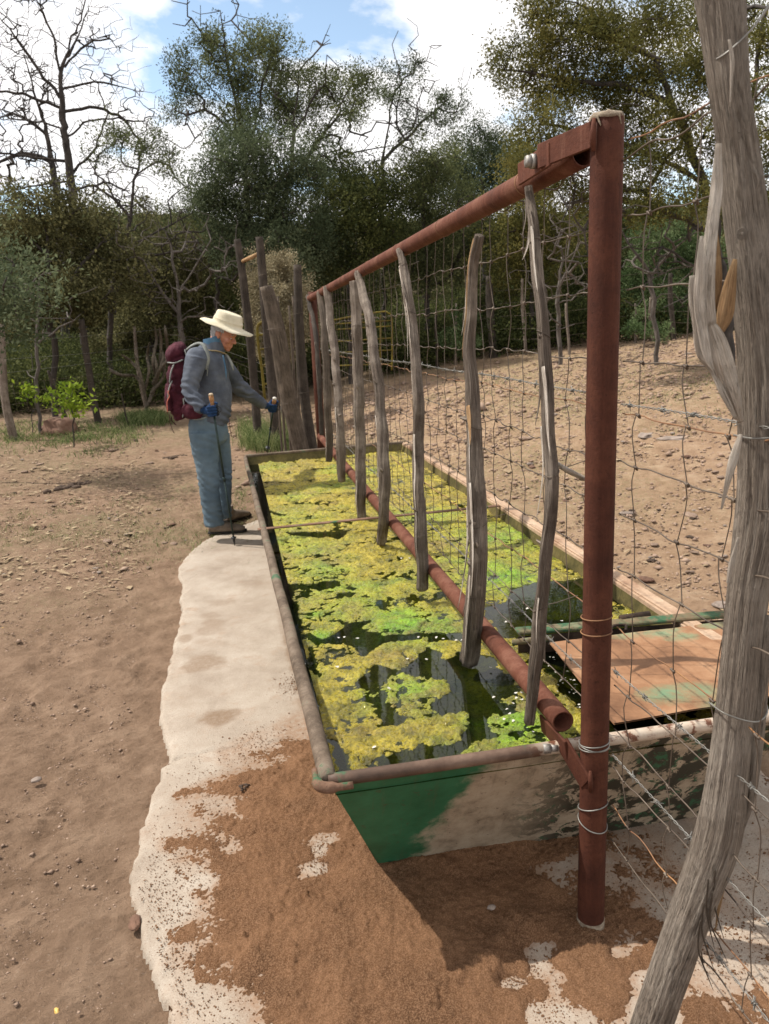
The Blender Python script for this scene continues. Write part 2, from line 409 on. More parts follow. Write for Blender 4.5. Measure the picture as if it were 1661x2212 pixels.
# ------------------------------------------------------------------ concrete slab with its broken edge and cracks
def slab_h(X, Y):
    s = poly_sdf(slab_poly, X, Y)+.009*fbm(X, Y, 13, 5, 6., .65)
    h = 0.0013*fbm(X, Y, 4, 3, 8.)+0.0011*fbm(X, Y, 34, 3, 8.)
    w = .012*fbm(X, Y, 11, 3, 14.)
    for pl, dep, wd in (([(330,1660),(380,1640),(470,1618),(560,1606),(640,1590)], .014, .006), ([(388,1262),(430,1240),(520,1215),(585,1200)], .006, .003)):
        L = np.array([Zp(a, b, 0)[:2] for a, b in pl]); d = line_dist(L, X+w, Y+w)
        h = h-dep*np.exp(-(d/wd)**2)
    h = h-.004*(1-sstep(0, .09, s))*(1+fbm(X, Y, 25, 3, 2.))
    h = h-.012*sstep(.25, .8, fbm(X, Y, 7, 4, 71.))*(1-sstep(.0, .07, s))
    return np.where(s > 0, h-0.05*np.exp(-s/.0035), -.12), s
SX, SY = np.meshgrid(np.arange(-.62, 2.45, .0105), 0.45+np.cumsum(np.linspace(.009, .017, 520)))
sh, _ = slab_h(SX, SY)
t = NT('concrete'); v = t.coords()
c = t.ramp(t.noise(v, 3.2, 8, .65), [(.3, (.25, .197, .15)), (.5, (.335, .278, .22)), (.7, (.40, .343, .28))])
c = t.mix(t.ramp(t.noise(v, 6.5, 7, .7, .4), [(.56, 0.), (.72, .55)]), c, (.27, .17, .105))
c = t.mix(t.ramp(t.noise(v, 190., 3, .6), [(.57, 0.), (.66, .75)]), c, (.19, .13, .09))
c = t.mix(t.ramp(t.noise(v, 420., 2, .5), [(.60, 0.), (.70, .6)]), c, (.55, .49, .41))
c = t.mix(t.ramp(t.noise(v, 1.6, 9, .75, .6), [(.50, 0.), (.72, .5)]), c, (.24, .175, .125))
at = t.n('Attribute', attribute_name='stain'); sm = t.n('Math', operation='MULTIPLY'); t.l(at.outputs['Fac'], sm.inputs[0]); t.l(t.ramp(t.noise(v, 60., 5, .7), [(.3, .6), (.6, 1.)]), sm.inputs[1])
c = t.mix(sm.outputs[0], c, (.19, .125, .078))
ad = t.n('Attribute', attribute_name='dust'); dmm = t.n('Math', operation='MULTIPLY'); t.l(ad.outputs['Fac'], dmm.inputs[0]); t.l(t.ramp(t.noise(v, 38., 7, .75), [(.32, .1), (.62, .85)]), dmm.inputs[1])
c = t.mix(dmm.outputs[0], c, (.24, .135, .075))
CONC_M = t.done(c, .9, 0, t.bump(t.noise(v, 140., 6, .7), .004, .7), .2)
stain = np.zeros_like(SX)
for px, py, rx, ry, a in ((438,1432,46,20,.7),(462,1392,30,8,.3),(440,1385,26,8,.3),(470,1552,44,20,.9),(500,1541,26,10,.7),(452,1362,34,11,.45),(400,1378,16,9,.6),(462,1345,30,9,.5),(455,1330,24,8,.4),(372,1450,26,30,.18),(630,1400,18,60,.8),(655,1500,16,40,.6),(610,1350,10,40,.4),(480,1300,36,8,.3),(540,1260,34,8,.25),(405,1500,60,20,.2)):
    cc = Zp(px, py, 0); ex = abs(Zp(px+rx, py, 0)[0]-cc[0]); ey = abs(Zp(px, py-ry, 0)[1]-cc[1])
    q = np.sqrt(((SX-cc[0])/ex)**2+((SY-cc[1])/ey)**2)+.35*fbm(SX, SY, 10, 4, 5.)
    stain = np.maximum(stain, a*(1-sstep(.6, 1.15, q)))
dust = sstep(-1.25, .15, sand_level(SX, SY)+.35*fbm(SX, SY, 6, 4, 44.))*(1-sstep(3.0, 3.5, SY))
mesh('concrete_slab', np.stack([SX, SY, sh], -1).reshape(-1, 3), grid_faces(SX.shape[1], SX.shape[0]), CONC_M, attrs={'stain': stain, 'dust': dust}, kind='structure')

# ------------------------------------------------------------------ red sand lying on and around the slab (its height decides where concrete shows)
NX, NY = np.meshgrid(np.arange(-.52, 2.3, .0055), np.arange(.75, 3.25, .0055))
lev = sand_level(NX, NY)
lev = np.where(NY > 2.9, lev-(NY-2.9)*12, lev); lev = np.where(NX < -.46, lev-2, lev)
LV = lev*.01
thin = 1-sstep(.3, 1.6, lev)
rag = .0075*fbm(NX+.4*NY, NY*1.1, 9, 5, 21., .6)+.0048*fbm(NX, NY, 62, 3, 22., .75)
lump = .0085*fbm(NX, NY, 11, 5, 23., .6)+.0030*fbm(NX, NY, 60, 3, 24., .7)
zs = LV+lerp(lump, rag, thin)
grain = np.random.default_rng(5).normal(size=NX.shape)*.0013
zs = zs+grain
cl = np.clip(fbm(NX, NY, 40, 3, 31.)-.50, 0, 1)*.030*sstep(-.1, .6, fbm(NX, NY, 3.5, 3, 33.)+.25)*sstep(.2, 1.2, lev)
zs = zs+cl
rg = np.array([Zp(a, b, 0)[:2] for a, b in ((930,2160),(1010,2110),(1060,2070),(1120,2000))])
dr = line_dist(rg, NX+.01*fbm(NX, NY, 8, 3, 2.), NY)
zs = zs+.016*np.exp(-(dr/.03)**2)*(1+.6*fbm(NX, NY, 30, 3, 41.))
rg = np.array([Zp(a, b, 0)[:2] for a, b in ((1130,2000),(1200,1950),(1230,1940))])
dr = line_dist(rg, NX, NY); zs = zs-.006*np.exp(-(dr/.03)**2)
zs = np.where((zs < -.006) | (poly_sdf(slab_poly, NX, NY) < .012), -.1, zs)
t = NT('sand'); v = t.coords()
c = t.ramp(t.noise(v, 5., 8, .7), [(.3, (.095, .046, .022)), (.5, (.175, .086, .041)), (.72, (.26, .135, .068))])
c = t.mix(t.ramp(t.noise(v, 260., 3, .6), [(.42, .0), (.66, .8)]), c, (.38, .215, .12))
c = t.mix(t.ramp(t.noise(v, 230., 3, .6), [(.60, 0.), (.72, .7)]), c, (.10, .05, .03))
SAND_M = t.done(c, .95, 0, t.bump(t.noise(v, 260., 5, .8), .009, 1.), .15)
mesh('sand', np.stack([NX, NY, zs], -1).reshape(-1, 3), grid_faces(NX.shape[1], NX.shape[0]), SAND_M, kind='structure')
# ------------------------------------------------------------------ materials of the trough and fence
def rust_mat(name, base, light, dark, green=0., sc_=6., rough=.75):
    t = NT(name); v = t.coords()
    c = t.ramp(t.noise(v, sc_, 8, .68), [(.28, dark), (.5, base), (.74, light)])
    c = t.mix(t.ramp(t.noise(v, 120., 4, .6), [(.5, 0.), (.75, .45)]), c, dark)
    vs = t.coords('Object', (9, 9, .8)); c = t.mix(t.ramp(t.noise(vs, 5., 7, .75), [(.52, 0.), (.72, .5)]), c, light)
    c = t.mix(t.ramp(t.noise(v, 42., 6, .8), [(.60, 0.), (.66, .55)]), c, tuple(k*.45 for k in dark))
    if green: c = t.mix(t.ramp(t.noise(v, 9., 7, .7), [(.62-green, 0.), (.68-green, .9)]), c, (.035, .10, .05))
    nb = t.bump(t.noise(v, 150., 6, .7), .0018, .8); nb = t.bump(t.noise(v, 22., 7, .75), .003, .5, nb)
    return t.done(c, rough, 0., nb, .12)
RUST = rust_mat('rusted_pipe', (.066, .023, .014), (.118, .044, .025), (.034, .013, .009))
RUST_TOP = rust_mat('weathered_pipe', (.112, .040, .024), (.21, .10, .066), (.055, .020, .013))
RIM_RUST = rust_mat('rim_rust_and_green_paint', (.15, .085, .055), (.26, .16, .11), (.06, .035, .025), .08)
RIM_GREY = rust_mat('rim_worn_grey', (.125, .092, .066), (.25, .195, .148), (.045, .032, .022), .03, 9.)
RIM_TAN = rust_mat('rim_tan_paint', (.38, .26, .175), (.50, .37, .26), (.18, .085, .045), .0, 5.)
DARKSTEEL = rust_mat('dark_steel', (.045, .03, .022), (.09, .06, .04), (.015, .012, .01), 0., 12.)
BOLT_M = simple('zinc_bolt', [(.3, (.14, .12, .10)), (.7, (.36, .34, .31))], 60, .55, .0005, metal=.5)
WIRE = simple('wire_brown', [(.3, (.05, .033, .024)), (.55, (.105, .078, .056)), (.8, (.24, .19, .145))], 7, .55, 0, metal=.25)
WIRE_G = simple('wire_galvanised', [(.3, (.12, .11, .095)), (.7, (.28, .27, .245))], 14, .5, 0, metal=.5)
WIRE_R = simple('wire_rusty', [(.3, (.10, .045, .025)), (.7, (.30, .15, .06))], 8, .7, 0)
def wood_mat(name, dark, mid, light, sc_=1., bump=.004):
    t = NT(name); v = t.coords('UV', (1, 1, 1))
    mp = t.n('Mapping'); mp.inputs['Scale'].default_value = (9*sc_, 1.6, 1); t.l(v, mp.inputs[0])
    f1 = t.noise(mp.outputs[0], 3.2, 8, .7, .6)
    mp2 = t.n('Mapping'); mp2.inputs['Scale'].default_value = (40*sc_, 3.0, 1); t.l(v, mp2.inputs[0])
    f2 = t.noise(mp2.outputs[0], 2.5, 6, .7, .3)
    ob = t.coords('Object'); f3 = t.noise(ob, 7., 6, .65)
    c = t.ramp(f1, [(.30, dark), (.5, mid), (.70, light)])
    c = t.mix(t.ramp(f2, [(.36, .8), (.50, 0.)]), c, tuple(k*.4 for k in dark))
    c = t.mix(t.ramp(f3, [(.45, 0.), (.7, .5)]), c, tuple(min(1, k*1.25) for k in light))
    nb = t.bump(f2, bump, .9); nb = t.bump(f1, bump*2, .7, nb)
    return t.done(c, .88, 0, nb, .2)
WOOD = wood_mat('weathered_juniper_wood', (.050, .036, .027), (.165, .125, .095), (.38, .32, .26), 1.5, .006)
WOOD_POST = wood_mat('gnarled_post_wood', (.11, .083, .062), (.23, .185, .145), (.38, .33, .275), 1.6, .005)
WOOD_DK = wood_mat('dark_stake_wood', (.018, .0145, .011), (.045, .035, .027), (.10, .079, .062))
WOOD_BR = wood_mat('brown_stake_wood', (.034, .025, .018), (.088, .067, .049), (.18, .14, .105))
SPLINTER = wood_mat('torn_pale_wood', (.30, .22, .15), (.52, .44, .36), (.72, .66, .58))
SPLINTER_O = wood_mat('torn_orange_wood', (.17, .09, .04), (.33, .19, .09), (.48, .33, .18))

# ------------------------------------------------------------------ stock tank
ZR = .50; WL = .435
NL, NR, FL, FR = np.array([.158, 1.80, ZR]), np.array([1.56, 1.80, ZR]), np.array([.078, 7.30, ZR]), np.array([1.60, 7.45, ZR])
trough = empty('stock_tank', (.85, 4.6, 0), 'long steel stock tank full of algae with green and tan paint on its near end', 'stock tank')
def lin(a, b, n=2): return np.array([a+(b-a)*t for t in np.linspace(0, 1, n)])
def wobble(P, a, s, f=1.3):
    P = np.array(P, float); L = np.r_[0, np.cumsum(np.linalg.norm(np.diff(P, axis=0), axis=1))]
    P[:, 0] += a*noise2(L*f, s, 1.); P[:, 2] += a*.6*noise2(L*f, s+9, 1.); return P
# walls slope in to the floor
bot = {k: np.array(v, float) for k, v in dict(NL=(.335, 2.085, -.02), NR=(1.40, 2.085, -.02), FR=(1.43, 7.2, -.02), FL=(.25, 7.05, -.02)).items()}
def wall(a, b, c, d, n=60, mrow=14, off=0.006):
    """outer and inner skin of one wall: top a-b, bottom d-c"""
    V = []; U, W = np.meshgrid(np.linspace(0, 1, n), np.linspace(0, 1, mrow))
    P = (a+(b-a)*U[..., None])*(1-W[..., None])+(d+(c-d)*U[..., None])*W[..., None]
    nn = np.cross(b-a, d-a); nn /= np.linalg.norm(nn)
    P = P+nn*(.004*noise2(U*5, W*3, 3.))[..., None]
    f = grid_faces(n, mrow); k = n*mrow
    V = np.vstack([P.reshape(-1, 3), (P+nn*off).reshape(-1, 3)])
    return V, np.vstack([f, f[:, ::-1]+k])
t = NT('tank_end_paint'); v = t.coords()
sx = t.n('SeparateXYZ'); t.l(v, sx.inputs[0])
nz = t.noise(v, 9., 8, .65)
e1 = t.n('Math', operation='MULTIPLY_ADD'); t.l(nz, e1.inputs[0]); e1.inputs[1].default_value = .30; t.l(sx.outputs[0], e1.inputs[2])
e2 = t.n('Math', operation='MULTIPLY_ADD'); t.l(sx.outputs[2], e2.inputs[0]); e2.inputs[1].default_value = -.42; t.l(e1.outputs[0], e2.inputs[2])
grn = t.ramp(nz, [(.3, (.018, .085, .035)), (.6, (.03, .13, .06)), (.8, (.05, .17, .09))])
tan = t.ramp(t.noise(v, 14., 9, .7), [(.3, (.18, .135, .09)), (.5, (.36, .285, .20)), (.75, (.46, .38, .28))])
m1 = t.n('MapRange', interpolation_type='SMOOTHSTEP'); m1.inputs[1].default_value = -.33; m1.inputs[2].default_value = -.26; t.l(e2.outputs[0], m1.inputs[0])
c = t.mix(m1.outputs[0], grn, tan)
fl = t.n('MapRange'); fl.inputs[1].default_value = -.18; fl.inputs[2].default_value = .05; t.l(sx.outputs[0], fl.inputs[0])
fk = t.ramp(t.noise(v, 13., 9, .72, .5), [(.47, 0.), (.50, 1.)]); fm = t.n('Math', operation='MULTIPLY'); t.l(fl.outputs[0], fm.inputs[0]); t.l(fk, fm.inputs[1])
c = t.mix(fm.outputs[0], c, (.035, .03, .018))
fk2 = t.ramp(t.noise(v, 20., 9, .75, .5), [(.55, 0.), (.58, 1.)]); fm2 = t.n('Math', operation='MULTIPLY'); t.l(fm.outputs[0], fm2.inputs[0]); t.l(fk2, fm2.inputs[1])
c = t.mix(fm2.outputs[0], c, (.03, .10, .045))
c = t.mix(t.ramp(t.noise(v, 55., 7, .8), [(.60, 0.), (.64, .85)]), c, (.07, .035, .02))
vs = t.coords('Object', (14, 1, 1.2)); c = t.mix(t.ramp(t.noise(vs, 3., 7, .75), [(.55, 0.), (.75, .45)]), c, (.10, .06, .035))
TANK_M = t.done(c, .6, 0, t.bump(t.noise(v, 30., 8, .7), .002, .5), .35)
INNER = rust_mat('tank_wall_slimed', (.10, .08, .03), (.19, .15, .06), (.03, .03, .012))
V1, F1 = wall(NL, NR, bot['NR'], bot['NL']); mesh('end_wall', V1, F1, TANK_M, trough)
for nm, q in (('side_wall', (FL, NL, bot['NL'], bot['FL'])), ('side_wall', (NR, FR, bot['FR'], bot['NR'])), ('end_wall', (FR, FL, bot['FL'], bot['FR']))):
    V1, F1 = wall(*q); mesh(nm, V1, F1, INNER, trough)
V1 = np.array([bot['NL'], bot['NR'], bot['FR'], bot['FL']])+[0, 0, .012]
mesh('tank_floor', V1, [(0, 1, 2, 3)], DARKSTEEL, trough, smooth=False)
# rolled rims
rr = .0175
P = smoothpath([NL+[0, -.004, -.015], lin(NL, NR)[0]*.99+NR*.01, NR*.5+NL*.5, NR], 50); P = lin(NL, NR, 60)
b = MB(); b.tube(wobble(P, .004, 1.), rr, 14, disp=lambda th, s: 1+.03*noise2(th*1.2, s*14, 5.))
t = NT('near_rim'); v = t.coords(); sx = t.n('SeparateXYZ'); t.l(v, sx.inputs[0])
ca = t.ramp(t.noise(v, 7., 8, .68), [(.3, (.040, .024, .015)), (.5, (.09, .052, .034)), (.7, (.18, .115, .08))])
ca = t.mix(t.ramp(t.noise(v, 10., 7, .7), [(.56, 0.), (.63, .85)]), ca, (.03, .10, .045))
cb = t.ramp(t.noise(v, 26., 8, .7), [(.40, (.13, .05, .025)), (.47, (.42, .33, .25)), (.7, (.50, .42, .33))])
mq = t.n('MapRange'); mq.inputs[1].default_value = -.16; mq.inputs[2].default_value = -.08; t.l(sx.outputs[0], mq.inputs[0])
NEAR_RIM = t.done(t.mix(mq.outputs[0], ca, cb), .6, 0, t.bump(t.noise(v, 90., 6, .7), .0015, .6), .35)
b.build('rim', NEAR_RIM, trough)
P = wobble(lin(NL, FL, 120), .006, 3.); b = MB()
b.tube(P, np.linspace(.017, .024, 120)[::-1], 14, flat=1., disp=lambda th, s: 1+.04*noise2(th*1.2, s*8, 6.)); b.build('rim', RIM_GREY, trough)
# folded lug on the near left corner
b = MB(); b.tube(smoothpath([NL+[-.028, .05, .004], NL+[-.026, -.01, 0], NL+[.0, -.026, -.004], NL+[.06, -.024, -.008]], 16), [.009]*4+[.015]*8+[.010]*4, 10, flat=1.)
b.build('corner_lug', RIM_RUST, trough)
# far plank-like rim, right angle-iron rim
b = MB(); d = (FR-FL); ang = math.atan2(d[1], d[0]); rz = np.array(Matrix.Rotation(ang, 3, 'Z'))
b.box((FL+FR)/2+[0, .02, -.02], (np.linalg.norm(d), .045, .085), rz, .006); b.build('rim', RIM_GREY, trough)
b = MB(); d = (FR-NR); ang = math.atan2(d[1], d[0]); rz = np.array(Matrix.Rotation(ang, 3, 'Z'))
b.box((NR+FR)/2+[-.004, 0, -.03], (np.linalg.norm(d), .012, .07), rz, .002)
b.box((NR+FR)/2+[.028, 0, .008], (np.linalg.norm(d), .055, .008), rz, .002); b.build('rim', RIM_TAN, trough)
for (a, c_, ww) in (((.085, 4.47, .512), (1.57, 4.53, .512), .035),):
    b = MB(); a = np.array(a); c_ = np.array(c_); d = c_-a; ang = math.atan2(d[1], d[0])
    b.box((a+c_)/2, (np.linalg.norm(d), ww, .008), np.array(Matrix.Rotation(ang, 3, 'Z')), .002); b.build('cross_strap', RIM_RUST, trough)
# float-valve compartment: divider, cover sheet with lip
t = NT('cover_sheet'); v = t.coords()
c = t.ramp(t.noise(v, 4., 9, .7), [(.3, (.12, .055, .025)), (.5, (.24, .12, .058)), (.72, (.36, .21, .115))])
nz = t.noise(v, 22., 8, .75, .3)
at = t.n('Attribute', attribute_name='paint')
mm = t.n('Math', operation='MULTIPLY_ADD'); t.l(nz, mm.inputs[0]); mm.inputs[1].default_value = 1.2; t.l(at.outputs['Fac'], mm.inputs[2])
c = t.mix(t.ramp(mm.outputs[0], [(.95, 0.), (1.0, .8)]) if False else t.ramp(t.mix(1., at.outputs['Fac'], nz, 'MULTIPLY'), [(.24, 0.), (.62, .85)]), c, (.10, .23, .13))
COVER_M = t.done(c, .7, 0, t.bump(t.noise(v, 30., 8, .7), .002, .5), .3)
cz = ZR+.012
CA, CB, CC, CD = Zp(1187, 1388, cz), Zp(1600, 1338, cz), np.array([1.56, 1.885, cz]), Zp(1326, 1562, cz)
n = 60; U, W = np.meshgrid(np.linspace(0, 1, n), np.linspace(0, 1, n))
Pc = (CA+(CB-CA)*U[..., None])*(1-W[..., None])+(CD+(CC-CD)*U[..., None])*W[..., None]
Pc[..., 2] += .003*noise2(U*4, W*4, 7.)
pt = np.zeros_like(U)
for px, py, r_ in ((1430,1365,.11),(1470,1375,.09),(1440,1500,.13),(1500,1490,.12),(1350,1372,.08),(1560,1520,.1),(1540,1350,.08)):
    cc = Zp(px, py, cz); pt = np.maximum(pt, np.exp(-((Pc[..., 0]-cc[0])**2+((Pc[..., 1]-cc[1])*1.6)**2)/r_**2))
cover = mesh('cover_plate', np.vstack([Pc.reshape(-1, 3), Pc.reshape(-1, 3)-[0, 0, .005]]), np.vstack([grid_faces(n, n), grid_faces(n, n)[:, ::-1]+n*n]), COVER_M, trough, attrs={'paint': np.r_[pt.ravel(), pt.ravel()]}, label='rust brown steel cover sheet with patches of green paint')
LIP = rust_mat('green_lip', (.15, .10, .06), (.16, .22, .13), (.07, .12, .06), .12, 7.)
b = MB(); a = Zp(1115, 1366, cz); a2 = Zp(1600, 1326, cz); d = a2-a
b.box((a+a2)/2+[0, 0, .004], (np.linalg.norm(d), .055, .014), np.array(Matrix.Rotation(math.atan2(d[1], d[0]), 3, 'Z')), .004)
b.tube([Zp(1108, 1388, cz), Zp(1190, 1378, cz)], .012, 8)
b.build('divider_lip', LIP, trough)
b = MB(); b.box(((a+a2)/2)-[0, 0.02, .24], (np.linalg.norm(d), .006, .46), np.array(Matrix.Rotation(math.atan2(d[1], d[0]), 3, 'Z')))
b.build('divider', DARKSTEEL, trough)
b = MB(); b.tube([Zp(1340, 1336, cz+.01), Zp(1402, 1327, cz+.01)], .013, 10); b.tube(smoothpath([Zp(1318, 1366, cz), Zp(1325, 1352, cz+.01), Zp(1350, 1350, cz+.01), Zp(1352, 1362, cz)], 12), .005, 6)
b.build('hinge_pipe', DARKSTEEL, trough)

# water in the tank
t = NT('tank_water'); v = t.coords()
gl = t.n('BsdfGlossy'); gl.inputs['Roughness'].default_value = .02; tp = t.n('BsdfTransparent')
t.l(t.ramp(t.noise(v, 2.2, 5, .6), [(.4, (.30, .36, .20)), (.65, (.40, .45, .24))]), tp.inputs[0])
df = t.n('BsdfDiffuse'); df.inputs[0].default_value = (.006, .010, .006, 1)
m_a = t.n('MixShader'); m_a.inputs[0].default_value = .22; t.l(tp.outputs[0], m_a.inputs[1]); t.l(df.outputs[0], m_a.inputs[2])
fr = t.n('Fresnel'); fr.inputs[0].default_value = 1.33; wb = t.bump(t.noise(v, 14., 3, .5), .0015, .25); t.l(wb, fr.inputs['Normal']); t.l(wb, gl.inputs['Normal'])
m_b = t.n('MixShader'); t.l(fr.outputs[0], m_b.inputs[0]); t.l(m_a.outputs[0], m_b.inputs[1]); t.l(gl.outputs[0], m_b.inputs[2]); t.l(m_b.outputs[0], t.out.inputs[0])
mesh('water', [(NL[0]+.02, 1.83, WL), (NR[0]-.03, 1.83, WL), (FR[0]-.03, 7.42, WL), (FL[0]+.03, 7.28, WL)], [(0, 1, 2, 3)], t.m, smooth=False, kind='structure')

# ------------------------------------------------------------------ algae mats
def zz(*pts): return np.array([Zp(484.4+a/2., 951.5+c/2., WL)[:2] for a, c in pts])
HOLES = [
 zz((255,600),(340,618),(420,610),(500,600),(515,630),(430,655),(330,640),(290,690),(330,735),(345,790),(335,830),(370,868),(300,880),(275,760)),
 zz((505,655),(580,660),(500,685),(395,690)),
 zz((330,822),(440,860),(480,825),(560,780),(640,772),(600,810),(680,835),(840,840),(1020,825),(1010,860),(900,870),(880,845),(800,865),(720,870),(640,900),(625,935),(560,900),(470,880),(380,880)),
 zz((590,1078),(600,1010),(660,962),(760,1000),(700,1040),(640,1060)),
 zz((890,890),(940,950),(1020,920),(1150,930),(1180,1000),(1230,1010),(1250,1080),(1180,1110),(1260,1150),(1290,1180),(1150,1190),(1130,1230),(1150,1280),(1060,1330),(960,1370),(880,1400),(740,1430),(690,1400),(760,1350),(900,1320),(1030,1300),(1020,1270),(1085,1200),(1040,1165),(1000,1170),(930,1180),(880,1130),(930,1110),(1000,1095),(960,1050),(880,1020),(780,1000),(800,965)),
 zz((655,1175),(700,1145),(745,1170),(735,1200),(800,1195),(800,1215),(750,1255),(690,1230)),
 zz((430,1255),(455,1330),(500,1450),(570,1455),(535,1370),(480,1290)),
 zz((250,393),(540,388),(520,425),(400,432),(300,415)),
 zz((245,222),(300,217),(275,232),(310,250),(285,255),(258,240)),
 zz((165,292),(230,308),(290,318),(250,332),(200,325)), zz((470,322),(555,280),(540,315)), zz((225,470),(260,520),(240,480)),
 zz((1235,640),(1330,622),(1570,585),(1640,700),(1700,800),(1240,830),(1150,800),(1120,730),(1220,690)),
 zz((1200,830),(1260,860),(1400,1000),(1620,1260),(1900,1300),(1900,800),(1500,780),(1240,822)),
 zz((360,900),(390,960),(400,1060),(375,1000)), zz((500,985),(540,975),(520,992)), zz((585,470),(612,455),(605,482)), zz((655,580),(700,572),(680,585)),
]
ax = np.arange(.19, 1.60, .0075); ay = 1.842+np.cumsum(np.linspace(.0062, .0125, 600)); ay = ay[ay < 7.42]
AX, AY = np.meshgrid(ax, ay)
sd = np.full(AX.shape, -9.)
wx, wy = .020*fbm(AX, AY, 8, 6, 50., .62), .026*fbm(AX, AY, 7, 6, 51., .62)
shrink = .018+.018*sstep(2.8, 4.0, AY)+.012*fbm(AX, AY, 5, 3, 57.)
for h in HOLES: sd = np.maximum(sd, poly_sdf(h, AX+wx, AY+wy))
dd = -sd+shrink                                     # distance from open water
dd = np.minimum(dd, (AX-NL[0]-.045)*1.+.050+.03*fbm(AX, AY, 6, 4, 52.)+.06*sstep(3.6, 5.0, AY))
crack = np.abs(fbm(AX*1., AY*.8, 3.2, 4, 53.)); dd = np.minimum(dd, (crack-.002)*.40+.012+.05*sstep(3.4, 5.0, AY))
ah = -.016+.021*np.clip(dd/.03, -.6, 1)+.30*np.clip(dd+.018, -.22, 0)*(1+.5*fbm(AX, AY, 12, 4, 58.))
puf = fbm(AX, AY, 22, 4, 54., .6)
ah = ah+np.where(dd > -.005, .0085*puf+.009*np.clip(fbm(AX, AY, 6, 3, 56.), -1, 1), 0)*sstep(0, .04, dd)
inx = (AX > .158-.0145*(AY-1.8)+.022) & (AX < 1.56+.007*(AY-1.8)-.02) & (AY < 7.28+.1*(AX-.08))
ah = np.where(inx, ah, -.10)
ah = ah+.0016*np.random.default_rng(8).normal(size=AX.shape)*sstep(.0, .02, dd)
green = .38*sstep(-.1, .6, fbm(AX, AY, 1.8, 3, 61.))
for zx, zy, r_, a in ((760,800,.16,1.2),(900,800,.12,1.),(1200,590,.22,.9),(1180,420,.25,.8),(1250,400,.2,.5),(600,720,.22,.5),(480,640,.1,.6),(420,850,.06,.8),(380,755,.05,.8),(800,1080,.15,.7),(700,1100,.1,.6),(1250,1250,.16,.8),(1200,1340,.15,.7),(420,560,.15,.6),(900,600,.2,.4),(330,340,.25,.25),(860,900,.08,.5),(380,1010,.07,.3)):
    cc = Zp(484.4+zx/2., 951.5+zy/2., WL); green = np.maximum(green, a*np.exp(-((AX-cc[0])**2+((AY-cc[1])*.8)**2)/r_**2))
brown = sstep(.0, .6, fbm(AX, AY, 2.6, 4, 60.)+.35*np.exp(-((AX-.45)**2+(AY-2.1)**2)/.2))
brown = np.maximum(brown, .75*sstep(6.75, 7.1, AY)*(1-sstep(.6, 1.0, AX)))
t = NT('algae'); v = t.coords()
n1 = t.noise(v, 9., 8, .7)
c = t.ramp(n1, [(.30, (.08, .070, .005)), (.42, (.27, .215, .008)), (.54, (.47, .36, .014)), (.72, (.64, .50, .07))])
gn = t.ramp(t.noise(v, 14., 6, .7), [(.3, (.07, .17, .004)), (.55, (.20, .48, .008)), (.75, (.40, .66, .02))])
a1 = t.n('Attribute', attribute_name='green'); a2_ = t.n('Attribute', attribute_name='brown')
gmix = t.mix(1., a1.outputs['Fac'], t.ramp(t.noise(v, 5., 7, .7), [(.25, .35), (.65, 1.15)]), 'MULTIPLY')
c = t.mix(gmix, c, gn)
bm = t.mix(1., a2_.outputs['Fac'], t.ramp(t.noise(v, 12., 7, .75), [(.38, .05), (.62, .65)]), 'MULTIPLY')
c = t.mix(bm, c, t.ramp(t.noise(v, 30., 6, .7), [(.35, (.15, .085, .018)), (.6, (.36, .23, .06)), (.75, (.52, .40, .16))]))
c = t.mix(t.ramp(t.noise(v, 85., 5, .7), [(.40, .6), (.52, 0.)]), c, (.060, .062, .005))
hh = t.n('SeparateXYZ'); t.l(v, hh.inputs[0])
dk = t.n('MapRange'); dk.inputs[1].default_value = WL-.002; dk.inputs[2].default_value = WL+.008; dk.inputs[3].default_value = .35; dk.inputs[4].default_value = 1.; t.l(hh.outputs[2], dk.inputs[0])
bp = t.bump(t.noise(v, 190., 6, .75), .008, 1.); bp = t.bump(t.noise(v, 55., 5, .75), .012, .9, bp)
ALGAE_M = t.done(c, t.ramp(t.noise(v, 75., 4, .6), [(.38, .10), (.60, .65)]), 0, bp, .75)
mesh('algae', np.stack([AX, AY, WL+ah], -1).reshape(-1, 3), grid_faces(len(ax), len(ay)), ALGAE_M, attrs={'green': green, 'brown': brown}, kind='stuff', label='yellow green floating algae mats covering the water of the tank', cat='algae')

# ------------------------------------------------------------------ rusty pipe frame
CAP_M = simple('mortar_cap', [(.3, (.13, .09, .06)), (.6, (.30, .24, .17)), (.8, (.42, .36, .27))], 60, .95, .004)
def pipe_mb(P, r, n=28, open_end=False):
    V, F, uv = tube(P, r, n, cap=not open_end); return V, F, uv
PB = np.array([.84, 1.707, 0.])
post = empty('pipe_post', (.84, 1.707, -.05), 'thick rusty pipe post with mortar cap at the near end of the tank', 'pipe post')
b = MB(); hs = np.linspace(-.05, 2.035, 60); b.tube(np.stack([np.full(60, .84)+.002*np.sin(hs), np.full(60, 1.707), hs], 1), .0355, 36); b.build('shaft', RUST, post)
b = MB(); th = np.linspace(0, 2*math.pi, 37)[:-1]
rr_ = [(.0, .015), (.013, .0145), (.026, .012), (.033, .007), (.0368, .001), (.037, -.004), (.0358, -.007)]
V = []; F = []
for k, (r_, z_) in enumerate(rr_):
    for j, a in enumerate(th):
        q = r_*(1+.07*noise2(math.cos(a)*2, math.sin(a)*2+k*.3, 4.)); V.append((.84+q*math.cos(a), 1.707+q*math.sin(a), 2.035+z_*.8+.005*noise2(math.cos(a)*r_*90, math.sin(a)*r_*90, 2.)))
for k in range(len(rr_)-1):
    for j in range(36): F.append((k*36+j, (k+1)*36+j, (k+1)*36+(j+1) % 36, k*36+(j+1) % 36))
b.add(V, F)
